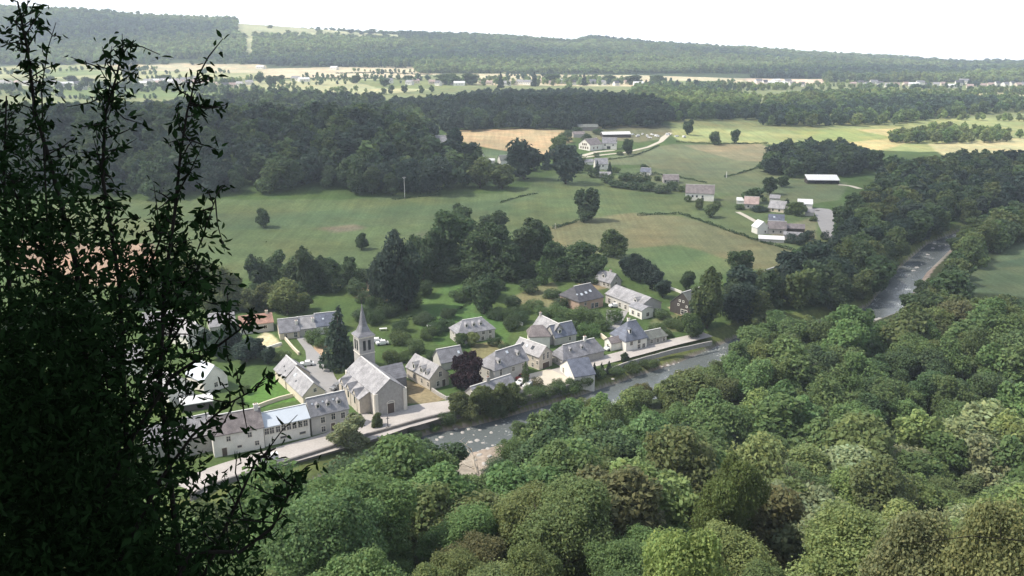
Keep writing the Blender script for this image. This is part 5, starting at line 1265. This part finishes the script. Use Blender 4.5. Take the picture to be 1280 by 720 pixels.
for u, v in ((370,101),(380,102),(486,104),(512,106),(520,104),(540,105),(548,107),(556,105),(566,106),(574,107),(582,105),(604,105),(612,106),(634,107),(642,106),(650,105),(660,106),(676,104),(690,106),(704,104),(716,106),(740,105),(752,106),(770,107),(784,105),(798,107)): far_house(u, v, 'along the middle of the far plain', 'houses along the far plain')
for u, v in ((948,104),(956,105),(966,106),(978,107),(990,107),(1002,108),(984,104),(970,103)): far_house(u, v, 'in the sandy cluster behind the sunlit woods', 'sandy cluster houses', None, 1.0)
for u, v in ((1066,107),(1076,106),(1086,108),(1092,105),(1100,107),(1110,109),(1120,108),(1132,107),(1142,108),(1150,106),(1160,109),(1170,108),(1178,107),(1190,110),(1198,107),(1204,105),(1212,110),(1220,108),(1228,109),(1238,108),(1246,107),(1256,108),(1264,107),(1272,108),(1282,108)): far_house(u, v, 'in the bright town under the blue ridge', 'houses of the bright town', None, 1.25 if u in (1198, 1204) else 1.0)

# ------------------------------------------------------------------ the shrub in front of the camera, and shade trees added out of view
def leaf_cloud(rg, P, size, droop=.3):
    """one leaf blade per point: a pointed, folded leaf"""
    n = len(P); d = rg.normal(size=(n, 3)); d[:, 2] -= droop; d /= np.linalg.norm(d, axis=1)[:, None]
    a = np.cross(d, rg.normal(size=(n, 3))); a /= np.linalg.norm(a, axis=1)[:, None]; nn = np.cross(d, a)
    s = size * rg.uniform(.6, 1.3, n)[:, None]
    w = s * rg.uniform(.13, .25, n)[:, None]; cup = nn * s * .10
    tip = P + d * s - cup
    l1, l2 = P + d * s * .30 + a * w + cup * .6, P + d * s * .68 + a * w * rg.uniform(.5, 1.0, n)[:, None] + cup * .5
    r1, r2 = P + d * s * .34 - a * w + cup, P + d * s * .64 - a * w * rg.uniform(.5, 1.0, n)[:, None] + cup * .5
    return np.concatenate([np.stack([P, l1, l2, tip], 1), np.stack([P, tip, r2, r1], 1)])
def foreground_shrub():
    rg = np.random.default_rng(12)
    base = np.array([-1.9, 3.9, H1(-1.9, 3.9)])
    root = empty('shrub', base, 0, 'dark leafy shrub in deep shade reaching up past the skyline, close to the viewer', 'shrub')
    W = lambda u, v, d: ray(u, v) * d + np.array([0, 0, EYE]) - base
    stems = [  # spots along each stem (u, v, distance), thickness, how leafy
        ([(150,900,3.6),(120,560,3.6),(95,330,3.6),(62,200,3.6),(44,140,3.6),(34,60,3.55),(22,2,3.5)], .014, 95),
        ([(60,300,3.9),(54,170,3.9),(52,110,3.9),(60,60,3.9),(70,28,3.9)], .005, 5),
        ([(160,600,3.4),(150,360,3.4),(128,220,3.4),(132,140,3.4),(146,95,3.4),(155,52,3.4)], .010, 75),
        ([(230,760,3.2),(200,480,3.2),(205,360,3.2),(218,270,3.2),(226,190,3.2),(234,140,3.2),(244,100,3.2)], .010, 75),
        ([(210,430,3.3),(228,360,3.3),(252,300,3.3),(262,270,3.3),(272,240,3.3)], .006, 14),
        ([(120,640,3.0),(170,540,3.0),(215,470,3.0),(262,440,3.0),(300,412,3.0),(318,384,3.0)], .009, 30),
        ([(150,700,2.9),(200,600,2.9),(240,545,2.9),(285,505,2.9),(330,480,2.9)], .008, 18),
        ([(180,800,2.8),(240,690,2.8),(300,690,2.8),(340,660,2.8),(364,612,2.8),(372,592,2.8)], .009, 18),
        ([(220,800,2.9),(268,690,2.9),(300,620,2.9),(320,575,2.9),(345,560,2.9)], .008, 18),
        ([(130,560,3.3),(190,470,3.3),(230,400,3.3),(250,330,3.3)], .008, 34),
        ([(20,500,3.8),(10,330,3.8),(5,220,3.8),(8,120,3.8)], .012, 36),
        ([(60,600,3.3),(130,470,3.3),(170,380,3.3),(200,300,3.3),(212,250,3.3)], .009, 40),
        ([(80,420,3.5),(60,330,3.5),(30,280,3.5),(12,215,3.5)], .008, 40),
    ]
    tips = []
    for pts, th, nl in stems:
        q = [W(*p) for p in pts]
        r = np.linspace(th, th * .25, len(q))
        b = MB(); b.tube(q, r, 6)
        qs = np.array(q); d = np.r_[0, np.cumsum(np.linalg.norm(np.diff(qs, axis=0), axis=1))]
        L0 = d[-1]
        for k in range(nl):
            s = L0 * (.22 + .78 * rg.random() ** .75); p0 = np.array([np.interp(s, d, qs[:, j]) for j in range(3)])
            dr = rg.normal(size=3) * (1, .8, .8) + (0, 0, .25); dr /= np.linalg.norm(dr); l = rg.uniform(.03, .17) * (1 if th > .0105 or rg.random() < .7 else 1.3)
            p1 = p0 + dr * l
            b.tube([p0, (p0 + p1) / 2 + rg.normal(0, .008, 3), p1], [.0032, .0025, .0012], 4)
            for m in range(int(rg.integers(6, 13))):
                tips.append(p0 + (p1 - p0) * rg.uniform(.25, 1.05) + rg.normal(0, .012, 3))
        b.build('stem', M['twig'], root)
    tips = np.array(tips)
    # the dense body of the shrub
    OUT = [([(-40,385),(40,372),(90,345),(125,380),(140,430),(125,500),(155,575),(180,650),(240,715),(270,760),(-40,760)], 13500, (2.7, 4.6)),
           ([(-40,225),(20,232),(70,240),(120,245),(150,285),(215,292),(262,310),(268,360),(240,400),(205,450),(212,540),(262,600),(300,650),(335,690),(335,760),(-40,760)], 9000, (2.7, 4.3)),
           ([(-40,150),(30,150),(100,200),(130,250),(60,300),(-40,300)], 650, (3.2, 4.2)),
           ([(-40,470),(100,450),(140,530),(165,620),(215,690),(240,760),(-40,760)], 8500, (2.7, 4.6))]
    pts = [tips]
    for poly, n, (d0, d1) in OUT:
        P2 = np.array(poly); c = []
        while sum(map(len, c)) < n:
            u = rg.uniform(P2[:, 0].min(), P2[:, 0].max(), n * 2); v = rg.uniform(P2[:, 1].min(), P2[:, 1].max(), n * 2)
            clump = np.sin(u * .045 + 2 * np.sin(v * .03)) * np.sin(v * .052 + 1.5 * np.sin(u * .027))
            ok = inside(poly, u + rg.normal(0, 20, len(u)), v + rg.normal(0, 20, len(u))) & ((clump > -.45 + .5 * rg.random(len(u)) - .30) | (n > 8000))
            c.append(np.stack([u[ok], v[ok]], -1))
        uv = np.concatenate(c)[:n]; d = rg.uniform(d0, d1, n)
        a = (uv[:, 0] - 640) / F; b_ = (uv[:, 1] - 360) / F
        pts.append(np.stack([a * d, (CP - b_ * SP) * d, (-SP - b_ * CP) * d + EYE], -1) - base)
    P = np.concatenate(pts)
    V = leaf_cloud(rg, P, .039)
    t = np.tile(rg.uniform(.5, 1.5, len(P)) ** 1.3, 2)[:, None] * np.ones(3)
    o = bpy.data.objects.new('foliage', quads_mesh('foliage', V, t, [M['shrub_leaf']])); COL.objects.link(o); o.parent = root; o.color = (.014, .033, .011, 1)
foreground_shrub()
def bare_twig():
    x, y = 3.6, 5.0; z = H1(x, y); root = empty('sapling', (x, y, z), 0, 'thin bare dark sapling twig arching in at the edge of the slope', 'sapling')
    W = lambda u, v, d: ray(u, v) * d + np.array([-x, -y, EYE - z])
    b = MB(); b.tube([(0, 0, -.2), (.1, 0, .9), W(1330, 690, 5.2), W(1280, 676, 5.2), W(1215, 670, 5.2), W(1175, 675, 5.2), W(1130, 680, 5.2)], [.008, .006, .004, .0034, .003, .0026, .0015], 6); b.build('stem', M['twig'], root)
    b = MB(); b.tube([W(1251, 673, 5.2), W(1250, 655, 5.2), W(1257, 640, 5.2)], [.003, .0026, .0016], 5); b.build('twig', M['twig'], root)
    b = MB(); b.tube([W(1178, 675, 5.2), W(1166, 655, 5.2), W(1156, 642, 5.2)], [.0026, .002, .0012], 5); b.build('twig', M['twig'], root)
bare_twig()
for x, y, hgt, wid in ((-9.0, 2.2, 15.5, 9.5), (-5.5, -4.5, 16, 9)):  # unseen trees, added so that their shadow darkens the shrub
    plant_one('broad', x, y, H1(x, y), hgt, wid, DK, 'tall unseen broadleaf tree added on the viewpoint slope to shade the shrub', 'shade trees added around the viewpoint')

# ------------------------------------------------------------------ air and cloud
def haze():
    b = MB(); b.box((0, 1500, 100), (11200, 8200, 620)); 
    m = bpy.data.materials.new('haze_air'); m.use_nodes = True; N, L = m.node_tree.nodes, m.node_tree.links
    N.remove(N['Principled BSDF']); v = N.new('ShaderNodeVolumePrincipled')
    v.inputs['Color'].default_value = (.74, .86, 1.0, 1); v.inputs['Density'].default_value = .00016; v.inputs['Anisotropy'].default_value = .1
    L.new(v.outputs[0], N['Material Output'].inputs['Volume']); m.cycles.homogeneous_volume = True
    o = b.build('haze', m); tag(o, 'thin blue summer haze over the valley', None, None, 'stuff')
haze()
def cloud():
    """a broken layer of thin cloud high over the valley, above and out of the picture: it shades the middle of the scene"""
    zc = 900.0; off = TO_SUN[:2] / TO_SUN[2] * zc
    shade = [(-330, 585, 330, 140, 1.), (-620, 620, 300, 200, 1.), (-60, 600, 120, 70, .7), (100, 960, 260, 105, 1.), (-160, 420, 160, 60, .25), (120, 430, 120, 110, .25), (330, 560, 190, 130, .65), (210, 400, 90, 110, .45), (160, 300, 70, 60, .25), (60, 560, 100, 90, .2)]
    x0, x1, y0, y1, st = -1000, 620, 180, 1150, 14
    xs = np.arange(x0, x1, st); ys = np.arange(y0, y1, st); X, Y = np.meshgrid(xs, ys)
    D = np.zeros_like(X, float)
    wx, wy = jitter(X.astype(float), Y.astype(float), 55., 22.)
    for cx, cy, rx, ry, dn in shade:
        D = np.maximum(D, dn * (1 - sm(.72, 1.22, np.sqrt(((wx - cx) / rx) ** 2 + ((wy - cy) / ry) ** 2))))
    th = 60 * np.sqrt(D) * (1 + .25 * np.sin(X / 40.) * np.cos(Y / 33.))
    n, m = X.shape; keep = D > .01
    b = MB(); k = 0; vid = {}
    v = []; dens = []; f = []
    for s in (1, -1):
        for i in range(n):
            for j in range(m):
                if keep[i, j]: vid[s, i, j] = len(v); v.append((X[i, j] + off[0], Y[i, j] + off[1], zc + s * th[i, j] * (1 if s > 0 else .35) + s * .5)); dens.append(D[i, j])
        for i in range(n - 1):
            for j in range(m - 1):
                q = [(s, i, j), (s, i, j + 1), (s, i + 1, j + 1), (s, i + 1, j)]
                if all(a in vid for a in q): f.append(tuple(vid[a] for a in (q if s > 0 else q[::-1])))
    me = bpy.data.meshes.new('cloud'); me.from_pydata(v, [], f)
    at = me.attributes.new('thickness', 'FLOAT', 'POINT'); at.data.foreach_set('value', np.array(dens, np.float32))
    mt = bpy.data.materials.new('cloud_vapour'); mt.use_nodes = True; N, L = mt.node_tree.nodes, mt.node_tree.links
    N.remove(N['Principled BSDF'])
    a = N.new('ShaderNodeAttribute'); a.attribute_name = 'thickness'
    ml = N.new('ShaderNodeMath'); ml.operation = 'MULTIPLY'; ml.inputs[1].default_value = .42; L.new(a.outputs['Fac'], ml.inputs[0])
    tr = N.new('ShaderNodeBsdfTransparent'); tl = N.new('ShaderNodeBsdfTranslucent'); tl.inputs['Color'].default_value = (.9, .9, .92, 1)
    ms = N.new('ShaderNodeMixShader'); L.new(ml.outputs[0], ms.inputs[0]); L.new(tr.outputs[0], ms.inputs[1]); L.new(tl.outputs[0], ms.inputs[2])
    L.new(ms.outputs[0], N['Material Output'].inputs['Surface'])
    me.materials.append(mt)
    o = bpy.data.objects.new('clouds', me); COL.objects.link(o); tag(o, 'broken thin cloud drifting high over the valley', None, None, 'structure')
cloud()
